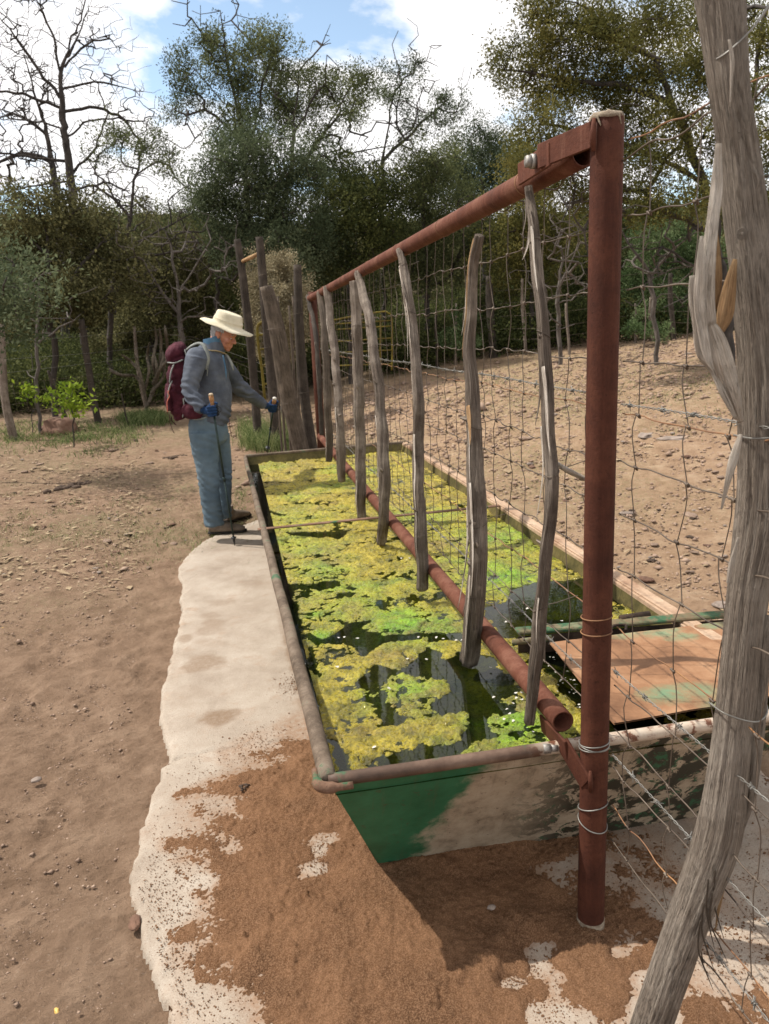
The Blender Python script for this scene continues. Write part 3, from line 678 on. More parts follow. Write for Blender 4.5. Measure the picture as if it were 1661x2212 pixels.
for a, ln in ((-1.3, .02), (-.75, .032), (-2.6, .022)):
    q = [(.84+.0362*math.cos(a+.05*k), 1.707+.0362*math.sin(a+.05*k), 2.035-ln*k/5) for k in range(6)]; b.tube(q, [.0022, .0022, .002, .002, .0016, .001], 6)
b.build('mortar_cap', CAP_M, post)
b = MB(); z_ = MB()
for zc in (.006,):
    b.tube([(.84, 1.707, -.02), (.84, 1.707, .03)], .0372, 36)
b.build('base_sleeve', CAP_M, post)
def ring(c, r, wr, n=30, ax='z', tilt=0.):
    th = np.linspace(0, 2*math.pi, n)
    return np.array([(c[0]+r*math.cos(a), c[1]+r*math.sin(a), c[2]+tilt*math.cos(a+1.)) for a in th])
for zc, ti, k in ((.545, .006, 3), (.375, .012, 1), (.325, -.014, 1), (.90, .004, 1), (.86, .003, 1)):
    b = MB()
    for j in range(k): b.tube(ring((.84, 1.707, zc+.006*j), .0375, 0, tilt=ti*(1 if j != 1 else -.4)), .0017, 6, cap=False)
    b.build('wire_tie', WIRE_G if zc < .6 else WIRE_R, post)
far_post = empty('pipe_post', (.835, 7.72, -.05), 'far rusty pipe post where both long rails end beyond the tank', 'pipe post')
b = MB(); b.tube([(.835, 7.72, -.05), (.835, 7.72, 1.0), (.835, 7.72, 1.97)], .042, 24); b.build('shaft', RUST, far_post)
# top rail (its ends are open pipe)
def open_pipe(P, r, ri, n=28):
    Vo, Fo, uvo = tube(P, r, n, cap=False); Vi, Fi, uvi = tube(P, ri, n, cap=False)
    k = len(Vo); F = list(Fo)+[tuple(i+k for i in f[::-1]) for f in Fi]
    for base in (0, (len(P)-1)*n):
        for j in range(n):
            a, c2_ = base+j, base+(j+1) % n; F.append((a, c2_, c2_+k, a+k) if base else (a, a+k, c2_+k, c2_))
    return np.vstack([Vo, Vi]), F, np.vstack([uvo, uvi])
TR0 = Yp(1262, 330, 1.79); TR1 = np.array([.803, 7.70, 1.905])
TRdir = (TR1-TR0)/np.linalg.norm(TR1-TR0)
top = empty('pipe_rail', (TR0+TR1)/2, 'upper rusty pipe rail, bolted to the near post above the fence mesh', 'pipe rail')
b = MB(); b.add(*open_pipe(resample([TR0, TR1], 40), .0315, .027)); b.build('pipe', RUST_TOP, top)
for tt in (.06, .20, .33, .46, .62, .8):
    b = MB(); c_ = TR0+(TR1-TR0)*tt; th = np.linspace(0, 2*math.pi, 22)
    b.tube(np.array([(c_[0]+.0325*math.cos(a), c_[1]+.008*math.sin(a*1), c_[2]+.0325*math.sin(a)) for a in th]), .0014, 5, cap=False)
    b.build('wire_loop', WIRE_R, top)
yaw_m = Matrix.Rotation(0, 3, 'Z')
def slab_box(p0, p1, h, th_, nrm=(-1, 0, 0)):
    p0 = np.array(p0); p1 = np.array(p1); d = p1-p0; L = np.linalg.norm(d); d /= L; nn = np.array(nrm, float); nn -= d*(nn@d); nn /= np.linalg.norm(nn); up = np.cross(d, nn)
    return (p0+p1)/2, (L, th_, h), np.stack([d, nn, up], 1)
b = MB(); c_, s_, r__ = slab_box((.760, 2.02, 1.978), (.761, 1.825, 1.987), .052, .008); b.box(c_, s_, r__, .0015); b.build('strap', RUST_TOP, top)
b = MB(); c_, s_, r__ = slab_box((.751, 1.87, 1.99), (.803, 1.70, 2.0), .054, .008, (-1, 0, 0)); b.box(c_, s_, r__, .0015)
b.tube([(.803, 1.690, 2.03), (.800, 1.688, 2.0), (.803, 1.690, 1.965)], [.004, .007, .005], 8)
b.build('bracket', RUST_TOP, post)
hexp = lambda c, r_, L: (np.array([(c[0], c[1], c[2]), (c[0]-L, c[1], c[2])]), r_)
b = MB(); b.tube([(.742, 1.895, 1.985), (.730, 1.895, 1.985)], .0145, 6); b.tube([(.752, 1.895, 1.985), (.742, 1.895, 1.985)], .017, 16)
b.build('bolt', BOLT_M, top)
LR0 = Yp(1240, 1590, 1.80); LR0 = np.array([.795, 1.80, .572]); LR1 = np.array([.82, 7.68, .60])
low = empty('pipe_rail', (LR0+LR1)/2, 'lower rusty pipe rail running over the water just above the algae', 'pipe rail')
b = MB(); b.add(*open_pipe(resample([LR0, LR1], 40), .030, .0255)); b.build('pipe', RUST_TOP, low)
b = MB(); c_, s_, r__ = slab_box((.775, 1.90, .520), (.785, 1.75, .516), .055, .008, (-1, 0, -.15)); b.box(c_, s_, r__, .0015)
c_, s_, r__ = slab_box((.783, 1.775, .525), (.81, 1.685, .455), .06, .008, (-1, -.2, 0)); b.box(c_, s_, r__, .0015)
b.tube([(.812, 1.668, .50), (.812, 1.665, .47), (.815, 1.668, .44)], [.004, .007, .005], 8)
b.build('bracket', RUST, post)
b = MB(); b.tube([(.755, 1.79, .505), (.735, 1.79, .507)], .013, 6); b.tube([(.775, 1.79, .503), (.755, 1.79, .505)], .010, 12); b.build('bolt', BOLT_M, low)

# ------------------------------------------------------------------ sticks woven into the fence
def stick_x(z): return .742+.045*np.clip((z-.55)/1.4, 0, 1)
def unproj_stick(px, py, dx=0.):
    p = Xp(px, py, .745+dx)
    for _ in range(4): p = Xp(px, py, float(stick_x(p[2]))+dx)
    return p
def stick_thing(name, pts, lab, mat, widths, seed, group='peeled sticks tied into the fence mesh', strips=(), ties=(), n=18):
    widths = [w*(.98 if 'shaggy' in lab else .80) for w in widths]; rs0 = np.random.default_rng(int(seed*10)+1)
    strips = list(strips)+[(a0, min(.98, a0+rs0.uniform(.06, .2)), rs0.choice([-1, 1])*rs0.uniform(.004, .014), rs0.uniform(.003, .006), rs0.uniform(.012, .035), SPLINTER if rs0.uniform() < .5 else WOOD) for a0 in rs0.uniform(.02, .85, 7 if max(widths) > 20 else 2)]
    P3 = np.array([unproj_stick(a, c) for a, c in pts])
    rad = np.array([w/2/F_*np.dot(p-CAM, _f) for w, p in zip(widths, P3)])
    Q = smoothpath(np.c_[P3, rad], 90); P, rr2 = Q[:, :3], Q[:, 3]
    root = empty(name, P[-1], lab, 'stick', group)
    L = np.r_[0, np.cumsum(np.linalg.norm(np.diff(P, axis=0), axis=1))]
    P = P+np.stack([.006*noise2(L*6, seed, 1.), .006*noise2(L*6, seed+3, 1.), L*0], 1)
    f = lambda th, s: 1+.30*noise2(np.cos(th)*1.8+seed, np.sin(th)*1.8+s*4.2, 2.)+.16*noise2(np.cos(th)*7+seed, np.sin(th)*7+s*1.6, 3.)+.28*np.clip(noise2(s*7+seed, 1.7, 6.)-.35, 0, 1)
    b = MB(); b.tube(P, rr2, 28, disp=f); b.build('shaft', mat, root)
    for q in range(int(rs0.integers(2, 5)) if max(widths) > 18 else 1):
        i = int(rs0.integers(8, 82)); a_ = rs0.uniform(2.2, 5.); d_ = np.array([math.cos(a_), math.sin(a_), rs0.uniform(.3, 1.2)]); d_ /= np.linalg.norm(d_)
        b = MB(); b.tube([P[i]+d_*rr2[i]*.4, P[i]+d_*rr2[i]*1.15, P[i]+d_*rr2[i]*rs0.uniform(1.4, 2.)], [rr2[i]*.5, rr2[i]*.33, rr2[i]*.16], 9, disp=lambda th, s: 1+.2*noise2(th*2, s*50, 3.)); b.build('knot', mat, root)
    for k, (t0, t1, off, wd, out, ms) in enumerate(strips):
        i0, i1 = int(t0*89), int(t1*89); S = P[i0:i1:max(1, (i1-i0)//12)].copy(); u = np.linspace(0, 1, len(S))
        S[:, 0] -= rr2[i0]*.9+out*.3*u**2; S[:, 1] += off+out*u**1.6*np.sign(off)
        b = MB(); b.tube(S, wd*(1-.85*u**2)+.0006, 7, flat=.35, disp=lambda th, s: 1+.3*noise2(th*2, s*30, 3.)); b.build('bark_strip', ms, root)
    for tt in ties:
        i = int(tt*89); b = MB(); th = np.linspace(0, 2*math.pi, 20); r_ = rr2[i]*1.05+.0005
        b.tube(np.array([(P[i][0]+r_*math.cos(a), P[i][1]+r_*math.sin(a), P[i][2]+.01*math.cos(a+tt*9)) for a in th]), .0013, 5, cap=False)
        b.tube([P[i]+[-.01, r_, 0], P[i]+[.05, r_*.6, .01], [.865, P[i][1]+.02, P[i][2]+.02]], .0012, 5)
        b.build('wire_tie', WIRE, root)
    return root
STK = [
 ([(1142,405),(1152,500),(1162,600),(1176,740),(1184,900),(1192,1060),(1176,1240),(1160,1400),(1144,1562)], [22,26,28,33,34,33,34,34,31], 'nearest peeled stick to the big rusty corner post, long and slightly bowed', WOOD, ((.12,.30,-.012,.006,.02,SPLINTER),(.42,.58,-.02,.008,.03,SPLINTER)), (.16,.37,.6,.82)),
 ([(1036,508),(1022,600),(1014,740),(1022,880),(1026,1000),(1030,1120),(1032,1200),(1026,1310),(1012,1432)], [18,19,24,32,37,42,40,40,36], 'thickest stick, shaggy with torn bark, second from the corner post', WOOD, ((.02,.3,.01,.008,.015,SPLINTER_O),(.38,.47,-.015,.014,.06,SPLINTER_O),(.55,.85,-.02,.009,.05,SPLINTER),(.6,.92,.015,.007,.04,SPLINTER),(.8,.99,-.01,.009,.02,SPLINTER)), (.42,.65,.86)),
 ([(862,540),(872,590),(884,650),(894,740),(904,860),(903,960),(906,1060),(910,1180),(911,1274)], [18,22,25,27,28,29,29,31,30], 'straight grey stick with a pale torn strip at its foot, third from the corner post', WOOD, ((.1,.35,.01,.006,.02,SPLINTER),(.6,.8,-.015,.009,.045,SPLINTER)), (.1,.3,.66,.86)),
 ([(773,590),(788,650),(804,720),(816,820),(822,900),(828,980),(830,1060),(828,1120),(824,1172)], [20,24,24,26,28,30,29,28,27], 'dark stick leaning left at its top, fourth from the corner post', WOOD, ((.5,.75,.01,.006,.03,SPLINTER),), (.3,.5,.8)),
 ([(766,608),(769,680),(772,760),(776,840),(777,920),(779,1000),(780,1060),(781,1118)], [26,27,27,27,28,28,27,24], 'stout upright stick with a pale sawn foot, fifth from the corner post', WOOD, ((.3,.5,.01,.006,.015,SPLINTER),(.8,.95,-.008,.009,.01,SPLINTER)), (.2,.5,.78)),
 ([(706,622),(712,680),(722,760),(730,840),(734,900),(737,970),(738,1040)], [18,20,21,22,22,23,20], 'slim stick with a curve in its upper half, sixth from the corner post', WOOD, (), (.3,.6)),
 ([(690,632),(698,700),(704,780),(708,860),(710,930),(711,996)], [15,17,18,19,19,18], 'short slim stick, seventh from the corner post', WOOD_BR, (), (.4,)),
 ([(664,640),(678,700),(686,770),(691,850),(695,940)], [11,12,12,12,11], 'thinnest and farthest stick beside the far pipe post', WOOD_DK, (), ()),
]
for i, (pts, wd, lab, mt, st, ti) in enumerate(STK): stick_thing('fence_stick', pts, lab, mt, wd, i*3.1+1, strips=st, ties=ti)
# loose grey splinter lying across the mesh between the first stick and the post
S = [np.array(Xp(1182, 985, .78)), np.array(Xp(1215, 1010, .80)), np.array(Xp(1250, 1028, .83)), np.array(Xp(1285, 1045, .86))]
b = MB(); b.tube(smoothpath(S, 14), [.004, .009, .012, .014, .014, .015, .015, .015, .014, .014, .013, .012, .01, .007], 8, flat=.35)
o = b.build('wood_splinter', SPLINTER, origin=S[0], label='flat grey wood splinter hanging in the mesh between nearest stick and corner post', cat='splinter')

# ------------------------------------------------------------------ woven wire and barbed wire
FX = .872
HZ = [1.985, 1.82, 1.67, 1.525, 1.405, 1.29, 1.172, 1.034, .883, .732, .606, .50, .387, .30]
def wire_path(y0, y1, z, seed, amp=.008, n=None, xo=0., sag=0.):
    n = n or int(abs(y1-y0)/.02)+4; y = np.linspace(y0, y1, n)
    crimp = .0045*np.sign(np.sin(y*2*math.pi/.155))*np.abs(np.sin(y*2*math.pi/.155))**.4
    zz_ = z+amp*1.6*noise2(y*1.7, seed, 3.)+amp*.5*noise2(y*8, seed, 5.)+crimp*noise2(y*3, seed+5, 2.)*1.6-sag*np.sin((y-y0)/(y1-y0)*math.pi)
    return np.stack([FX+xo+.008*noise2(y*2.3, seed+8, 2.), y, zz_], 1)
def zat(z, y, seed, amp=.008): return float(wire_path(y, y+.001, z, seed, amp, 2)[0][2])
def mesh_panel(y0, y1, root, seed, zs, spacing):
    for i, z in enumerate(zs):
        b = MB(); b.tube(wire_path(y0, y1, z, seed+i*1.7), .0017, 5); b.build('line_wire', WIRE if i % 4 else WIRE_R, root)
    y = y0+.07; k = 0; rg_ = np.random.default_rng(int(seed*10)+3)
    while y < y1-.03:
        b = MB(); yo = y+rg_.uniform(-.02, .02); yj = yo
        for i in range(len(zs)-1):
            za, zb = zat(zs[i], yj, seed+i*1.7), zat(zs[i+1], yj, seed+(i+1)*1.7)
            y2 = yo+rg_.uniform(-.022, .022)+.006*(i % 2); xb = FX+rg_.uniform(-.01, .01)
            b.tube(smoothpath([(FX, yj, za), (xb, (yj*2+y2)/3+rg_.uniform(-.006, .006), za*.66+zb*.34), (FX, y2, zb)], 6), .0014, 4, cap=False)
            b.tube([(FX-.004, y2-.008, zb+.003), (FX+.003, y2, zb-.005), (FX-.002, y2+.008, zb+.003)], .0028, 5)
            yj = y2+rg_.uniform(.004, .012)
        b.build('stay_wire', WIRE, root); y += spacing*rg_.uniform(.88, 1.1); k += 1
panel = empty('woven_wire_mesh', (FX, 4.6, .5), 'sagging rusty woven wire mesh strung between the two pipe rails', 'wire mesh')
mesh_panel(1.76, 7.66, panel, 2.3, HZ[:11], .155)
panel2 = empty('woven_wire_mesh', (FX, 1.2, .3), 'woven wire mesh running right from the near pipe post past the gnarled post', 'wire mesh')
mesh_panel(.55, 1.665, panel2, 7.9, HZ, .155)
def barbed(y0, y1, z, seed, lab, xo=-.006, z1=None, mat=None, barbs=.125):
    n = int(abs(y1-y0)/.006); y = np.linspace(y0, y1, n); zz_ = np.linspace(z, z if z1 is None else z1, n)+.010*noise2(y*1.2, seed, 7.)
    b = MB()
    for ph in (0, math.pi):
        b.tube(np.stack([FX+xo+.0022*np.cos(y*150+ph), y, zz_+.0022*np.sin(y*150+ph)], 1), .0011, 4)
    yy = y0+.04; rg_ = np.random.default_rng(int(seed*7))
    while yy < y1:
        i = int(np.clip((yy-y0)/(y1-y0)*n, 0, n-1)); c_ = np.array([FX+xo, yy, zz_[i]]); 
        th = np.linspace(0, 4*math.pi, 16); b.tube(np.stack([c_[0]+.0042*np.cos(th), c_[1]-.005+th*.0008, c_[2]+.0042*np.sin(th)], 1), .0012, 4)
        for q in range(2):
            d = rg_.normal(size=3); d /= np.linalg.norm(d); b.tube([c_-d*.014, c_+d*.014], .0011, 4)
        yy += barbs*rg_.uniform(.85, 1.15)
    b.build('barbed_wire', mat or WIRE_G, origin=(FX, (y0+y1)/2, z), label=lab, cat='barbed wire', group='barbed wires on the fence')
barbed(1.74, 7.6, 1.44, 1.3, 'barbed wire at chest height behind the row of sticks')
barbed(1.74, 7.6, .70, 2.7, 'barbed wire low over the lower rail behind the row of sticks')
barbed(.6, 1.66, 1.425, 4.1, 'barbed wire at chest height between near post and gnarled post')
barbed(.6, 1.66, .775, 5.7, 'barbed wire crossing in front of the rusty cover plate')
barbed(.55, 1.66, .545, 6.9, 'shiny twisted wire leading steeply down from the post tie to the gnarled post')
barbed(.55, 1.3, .34, 8.1, 'lowest barbed wire, behind the foot of the gnarled post', z1=.36)
# second smooth strand twisted round the top wire
b = MB(); y = np.linspace(.5, 7.6, 700)
b.tube(np.stack([FX-.004+.004*np.cos(y*40), y, 1.955+.008*np.sin(y*33)+.01*noise2(y*1.5, 3, 2.)], 1), .0019, 5); b.build('smooth_wire', WIRE, origin=(FX, 4, 1.95), label='smooth double wire under the top line of the mesh', cat='wire')

# ------------------------------------------------------------------ gnarled post in the foreground
GP = [(1540,-60,1.20,106),(1556,0,1.20,103),(1577,200,1.2,85),(1596,330,1.2,86),(1610,450,1.2,92),(1630,600,1.2,96),(1645,760,1.2,99),(1650,900,1.2,102),(1650,1050,1.2,104),(1641,1150,1.2,104),(1614,1300,1.2,84),(1594,1500,1.2,84),(1576,1650,1.21,88),(1553,1800,1.22,98),(1500,1950,1.235,88),(1450,2090,1.25,84),(1408,2212,1.262,82),(1375,2320,1.275,84)]
P3 = np.array([Yp(a, c_, Y) for a, c_, Y, w in GP]); rad = np.array([w/2/F_*np.dot(p-CAM, _f) for p, (a, c_, Y, w) in zip(P3, GP)])
P3[:, 0] = P3[:, 0]*1.0
Q = smoothpath(np.c_[P3, rad], 420)[::-1]
gpost = empty('gnarled_post', Q[0, :3], 'gnarled grey juniper fence post bending toward the camera at the right edge', 'fence post')
def gd(th, s):
    w = s*1.1; c1, s1 = np.cos(th+.5*np.sin(s*1.3)), np.sin(th+.5*np.sin(s*1.3))
    r = 1+.07*noise2(c1*1.4, s1*1.4+w*.6, 5.)+.05*noise2(c1*4+3, s1*4+w*.8, 6.)+.025*noise2(c1*11+1, s1*11+w*1.5, 7.)
    cr = np.abs(noise2(c1*5+9, s1*5+w*.7, 8.)); r = r-.10*np.exp(-(cr/.045)**2)*sstep(.0, .35, noise2(c1*1.5, s1*1.5+s*3, 9.)+.2)
    return r
b = MB(); b.tube(Q[:, :3], Q[:, 3], 110, disp=gd); b.build('shaft', WOOD_POST, gpost)
for px, py, r_ in ((1615, 395, .016), (1598, 505, .007), (1592, 300, .008), (1520, 2020, .007)):
    c_ = Yp(px, py, 1.2); w = np.array(CAM-c_); w /= np.linalg.norm(w); i = np.argmin(np.abs(Q[:, 2]-c_[2])); base = Q[i, :3]; dirv = c_-base; dirv[2] = 0
    o_ = base+w*Q[i, 3]*.93+np.array([c_[0]-base[0], 0, 0])*.8; b = MB()
    tt_ = np.linspace(0, 2*math.pi, 18)
    ux = np.cross(w, [0, 0, 1.]); ux /= np.linalg.norm(ux); uz = np.cross(ux, w)
    for q, k in ((1., .35), (.6, .3)):
        b.tube(np.array([o_+(ux*math.cos(a)+uz*math.sin(a)*1.2)*r_*q for a in tt_]), r_*k*.5, 6, cap=False)
    b.tube([o_-w*.004, o_+w*.001], r_*.5, 10); b.build('knot', WOOD_POST, gpost)
# torn bark and heartwood hanging from its left side
def strip(pts, widths, thick, mat, name='bark_strip', Y0=1.17, seed=0, par=gpost, n=40):
    P = np.array([Yp(a, c_, Y0+(q[2] if len(q) > 2 else 0)) for q in pts for a, c_ in [q[:2]]]); w = np.array(widths)/2/F_*1.12
    Q_ = smoothpath(np.c_[P, w], n); b = MB()
    V, F, uv = tube(Q_[:, :3], Q_[:, 3], 16, disp=lambda th, s: 1+.22*noise2(np.cos(th)*2+seed, np.sin(th)*2+s*5, 4.)+.12*noise2(np.cos(th)*7+seed, s*12, 4.))
    # flatten toward the viewer-independent Y axis: a slat of given thickness
    T, N, B = frames(Q_[:, :3]); k = len(Q_)
    Vr = V[:k*16].reshape(k, 16, 3); Cn = Q_[:, None, :3]; D_ = Vr-Cn; yc = np.array([.35, .93, 0]); D_ = D_-(D_@yc)[..., None]*yc*(1-thick); V[:k*16] = (Cn+D_).reshape(-1, 3)
    b.add(V, F, uv); return b.build(name, mat, par)
strip([(1552,310),(1548,400),(1540,470),(1530,560),(1524,640),(1530,700)], [14,26,28,34,40,36], .35, SPLINTER, seed=1)
strip([(1515,510,-.01),(1512,580,-.01),(1510,640,-.01),(1516,700,-.01),(1528,770,-.01),(1540,800,-.01)], [8,22,26,24,18,6], .3, SPLINTER, seed=2)
strip([(1498,595,.01),(1500,640,.01),(1508,700,.01),(1516,760,.01),(1540,800,.01),(1562,850,.0),(1590,905,0)], [18,26,28,30,16,15,8], .3, SPLINTER, seed=3)
strip([(1540,500,.02),(1545,600,.02),(1540,670,.02)], [22,34,20], .4, SPLINTER_O, seed=4)
strip([(1588,560,.0),(1576,620,.0),(1566,680,.0),(1556,715,.0)], [10,30,38,20], .4, SPLINTER_O, seed=5)
strip([(1530,690,.0),(1548,730,.0),(1566,790,0),(1584,850,0),(1600,910,.01)], [14,36,44,34,16], .5, SPLINTER, seed=6)
strip([(1600,940,-.02),(1585,990,-.03),(1572,1040,-.03),(1558,1100,-.02)], [12,22,14,4], .3, SPLINTER, seed=7)
strip([(1595,1160,-.02),(1580,1220,-.02),(1572,1260,-.02)], [6,14,8], .3, SPLINTER, seed=8)
strip([(1661,1330,.0),(1650,1430,.0),(1640,1560,.0),(1625,1720,.01),(1590,1830,.02)], [30,34,36,20,6], .4, WOOD_POST, seed=9)
strip([(1600,1760,.02),(1575,1860,.03),(1555,1950,.03),(1545,2010,.03)], [18,14,10,3], .3, SPLINTER_O, seed=10)
for k, (a, c_) in enumerate(((1530,2010),(1545,1990),(1520,2060),(1512,2100),(1538,2040))):
    strip([(a,c_-110,.01),(a-4,c_-50,.02),(a+4+3*k,c_,.02),(a+14+5*k,c_+40,.02)], [6,5,4,1], .4, WOOD_BR, seed=11+k, n=14)
strip([(1575,85,-.045),(1582,130,-.045),(1580,170,-.045),(1577,230,-.045)], [5,9,6,3], .5, SPLINTER, seed=20, n=16)
for zc, tl in ((None, 0),):
    for (p0, p1, p2) in (((1537,130),(1590,80),(1661,20)), ((1600,943),(1640,935),(1680,925)), ((1545,1528),(1600,1535),(1652,1512))):
        a_, m_, e_ = [np.array(Yp(q[0], q[1], 1.2)) for q in (p0, p1, p2)]
        i = np.argmin(np.abs(Q[:, 2]-m_[2])); r_ = Q[i, 3]*1.12; b = MB()
        b.tube(smoothpath([a_+[0, .02, 0], a_+[.004, -.03, 0], m_+[0, -r_-.004, 0], e_+[-.02, -.035, 0], e_+[.01, .03, 0]], 26), .0017, 5)
        b.build('wire_tie', WIRE_G, gpost)
# ------------------------------------------------------------------ trees and shrubs
BARK = simple('dark_bark', [(.3, (.022, .018, .015)), (.6, (.060, .048, .040)), (.8, (.12, .10, .085))], 14, .95, .01, stretch=(1, 1, .3))
BARK_G = simple('grey_dead_wood', [(.3, (.05, .042, .035)), (.6, (.12, .10, .085)), (.8, (.22, .19, .165))], 14, .95, .01, stretch=(1, 1, .3))
def leaf_mat(name, dark, mid, light, trans=.34, rough=.75, spec=.08):
    t = NT(name); v = t.coords()
    a = t.n('Attribute', attribute_name='tint')
    nz = t.noise(v, 1.1, 3, .6)
    f = t.n('Math', operation='MULTIPLY_ADD'); t.l(nz, f.inputs[0]); f.inputs[1].default_value = .7; t.l(a.outputs['Fac'], f.inputs[2])
    c = t.ramp(f.outputs[0], [(.35, dark), (.85, mid), (1.3 if False else 1.0, light)])
    t.done(c, rough, 0, None, spec)
    tr = t.n('BsdfTranslucent'); t.l(c, tr.inputs[0]); mx = t.n('MixShader'); mx.inputs[0].default_value = trans
    t.l(t.b.outputs[0], mx.inputs[1]); t.l(tr.outputs[0], mx.inputs[2]); t.l(mx.outputs[0], t.out.inputs[0])
    return t.m
L_JUN = leaf_mat('juniper_green', (0.0344, 0.0426, 0.0180), (0.0861, 0.1000, 0.0410), (0.1558, 0.1681, 0.0697))
L_JUN_B = leaf_mat('juniper_blue_green', (0.0312, 0.0426, 0.0221), (0.0754, 0.0968, 0.0492), (0.1353, 0.1599, 0.0861))
L_JUN_Y = leaf_mat('juniper_olive', (0.0394, 0.0426, 0.0123), (0.1107, 0.1082, 0.0312), (0.1968, 0.1763, 0.0533))
L_OAK = leaf_mat('oak_olive_brown', (0.0344, 0.0344, 0.0148), (0.0943, 0.0902, 0.0369), (0.1722, 0.1599, 0.0697))
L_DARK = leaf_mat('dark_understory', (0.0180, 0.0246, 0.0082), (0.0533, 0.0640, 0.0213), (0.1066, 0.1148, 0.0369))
L_TAN = leaf_mat('dry_tan_foliage', (.11, .09, .05), (.24, .20, .12), (.38, .33, .21), .15)
L_LIME = leaf_mat('fresh_lime_leaves', (.07, .12, .015), (.16, .23, .02), (.32, .40, .05), .4)
L_SAGE = leaf_mat('sage_green_foliage', (.03, .05, .02), (.085, .13, .05), (.17, .22, .10))

def grow(seeds, att, step, rg_, wob=.25, up=0.):
    """seeds: polylines, the first is the trunk; every attractor is joined to the nearest wood"""
    N = []; par = []
    for s in seeds:
        P = resample(s, max(3, int(np.linalg.norm(np.diff(s, axis=0), axis=1).sum()/step)))
        P[1:] += rg_.normal(size=P[1:].shape)*step*.10
        prev = -1
        if N:
            A = np.array(N); prev = int(np.argmin(((A-P[0])**2).sum(1)))
        for p in P: N.append(p); par.append(prev); prev = len(N)-1
    ns = len(N); tips = []
    if len(att):
        A = np.array(N); d = np.array([np.sqrt(((A-a)**2).sum(1)).min() for a in att])
        buf = np.zeros((len(N)+len(att)*32, 3)); buf[:len(N)] = N; n = len(N)
        for k in np.argsort(d):
            a = att[k]; dd = np.sqrt(((buf[:n]-a)**2).sum(1))+.5*np.maximum(buf[:n, 2]-a[2], 0)
            j = int(np.argmin(dd)); L = dd[j]; m_ = int(min(30, max(1, round(L/step)))); p0 = buf[j].copy()
            off = rg_.normal(size=3)*L*wob*.5; off[2] += up*L
            for q in range(1, m_+1):
                u = q/m_; p = p0+(a-p0)*u+off*math.sin(u*math.pi)*(1-.3*u)+rg_.normal(size=3)*step*.07*(q < m_)
                buf[n] = p; par.append(j); j = n; n += 1
            tips.append(j)
        N = buf[:n]
    return np.array(N), np.array(par), tips, ns
def radii(N, par, tips, rmin, rmax, ex=.42, ns=0, taper=None):
    cnt = np.zeros(len(N)); cnt[tips] = 1
    for i in range(len(N)-1, -1, -1):
        if cnt[i] == 0: cnt[i] = .6
        if par[i] >= 0: cnt[par[i]] += cnt[i]
    r = rmin*cnt**ex; return np.minimum(r, rmax)
def wood_mesh(N, par, r, n=6):
    i = np.where(par >= 0)[0]; A = N[par[i]]; B = N[i]; ra = np.minimum(r[par[i]], r[i]*1.5); rb = r[i]
    T = B-A; L = np.linalg.norm(T, axis=1)[:, None]+1e-9; T = T/L; A = A-T*ra[:, None]*.4
    ref = np.where(np.abs(T[:, 2:3]) < .9, np.array([[0, 0, 1.]]), np.array([[1., 0, 0]])); U = np.cross(T, ref); U /= np.linalg.norm(U, axis=1)[:, None]; W = np.cross(T, U)
    th = np.linspace(0, 2*math.pi, n, endpoint=False); cs = np.cos(th)[None, :, None]; sn = np.sin(th)[None, :, None]
    ring_ = U[:, None]*cs+W[:, None]*sn
    Va = A[:, None]+ring_*ra[:, None, None]; Vb = B[:, None]+ring_*rb[:, None, None]
    V = np.concatenate([Va, Vb], 1).reshape(-1, 3); base = (np.arange(len(i))*2*n)[:, None]; j = np.arange(n)[None]; k = (j+1) % n
    F = np.stack([base+j, base+k, base+n+k, base+n+j], -1).reshape(-1, 4)
    return V, F
def leaves(P, n, R, size, rg_, aspect=.5, tufts=4, upb=.3, flat=.8, tint=None):
    """n leaf faces per point, gathered in tufts"""
    M = len(P); tc = (P[:, None]+rg_.normal(size=(M, tufts, 3))*R*np.array([1, 1, flat])*.62).reshape(-1, 3)
    tt = np.repeat(rg_.uniform(0, .5, M) if tint is None else tint, tufts)+rg_.uniform(0, .22, M*tufts)
    k = max(1, n//tufts); D = rg_.normal(size=(len(tc), k, 3)); C = (tc[:, None]+D*R*.30).reshape(-1, 3); Tn = np.repeat(tt, k)
    ax_ = D.reshape(-1, 3)+rg_.normal(size=C.shape)*.6+np.array([0, 0, upb]); ax_ /= np.linalg.norm(ax_, axis=1)[:, None]
    b_ = np.cross(ax_, rg_.normal(size=C.shape)); b_ /= np.linalg.norm(b_, axis=1)[:, None]+1e-9
    s_ = size*rg_.uniform(.55, 1.35, len(C))[:, None]
    V = np.stack([C-ax_*s_*.5, C+b_*s_*aspect*.5+ax_*s_*.08, C+ax_*s_*.5, C-b_*s_*aspect*.5+ax_*s_*.08], 1).reshape(-1, 3)
    tn = np.repeat(np.clip(Tn+rg_.uniform(0, .2, len(Tn)), 0, 1), 4)
    return V, np.arange(len(V)).reshape(-1, 4), tn
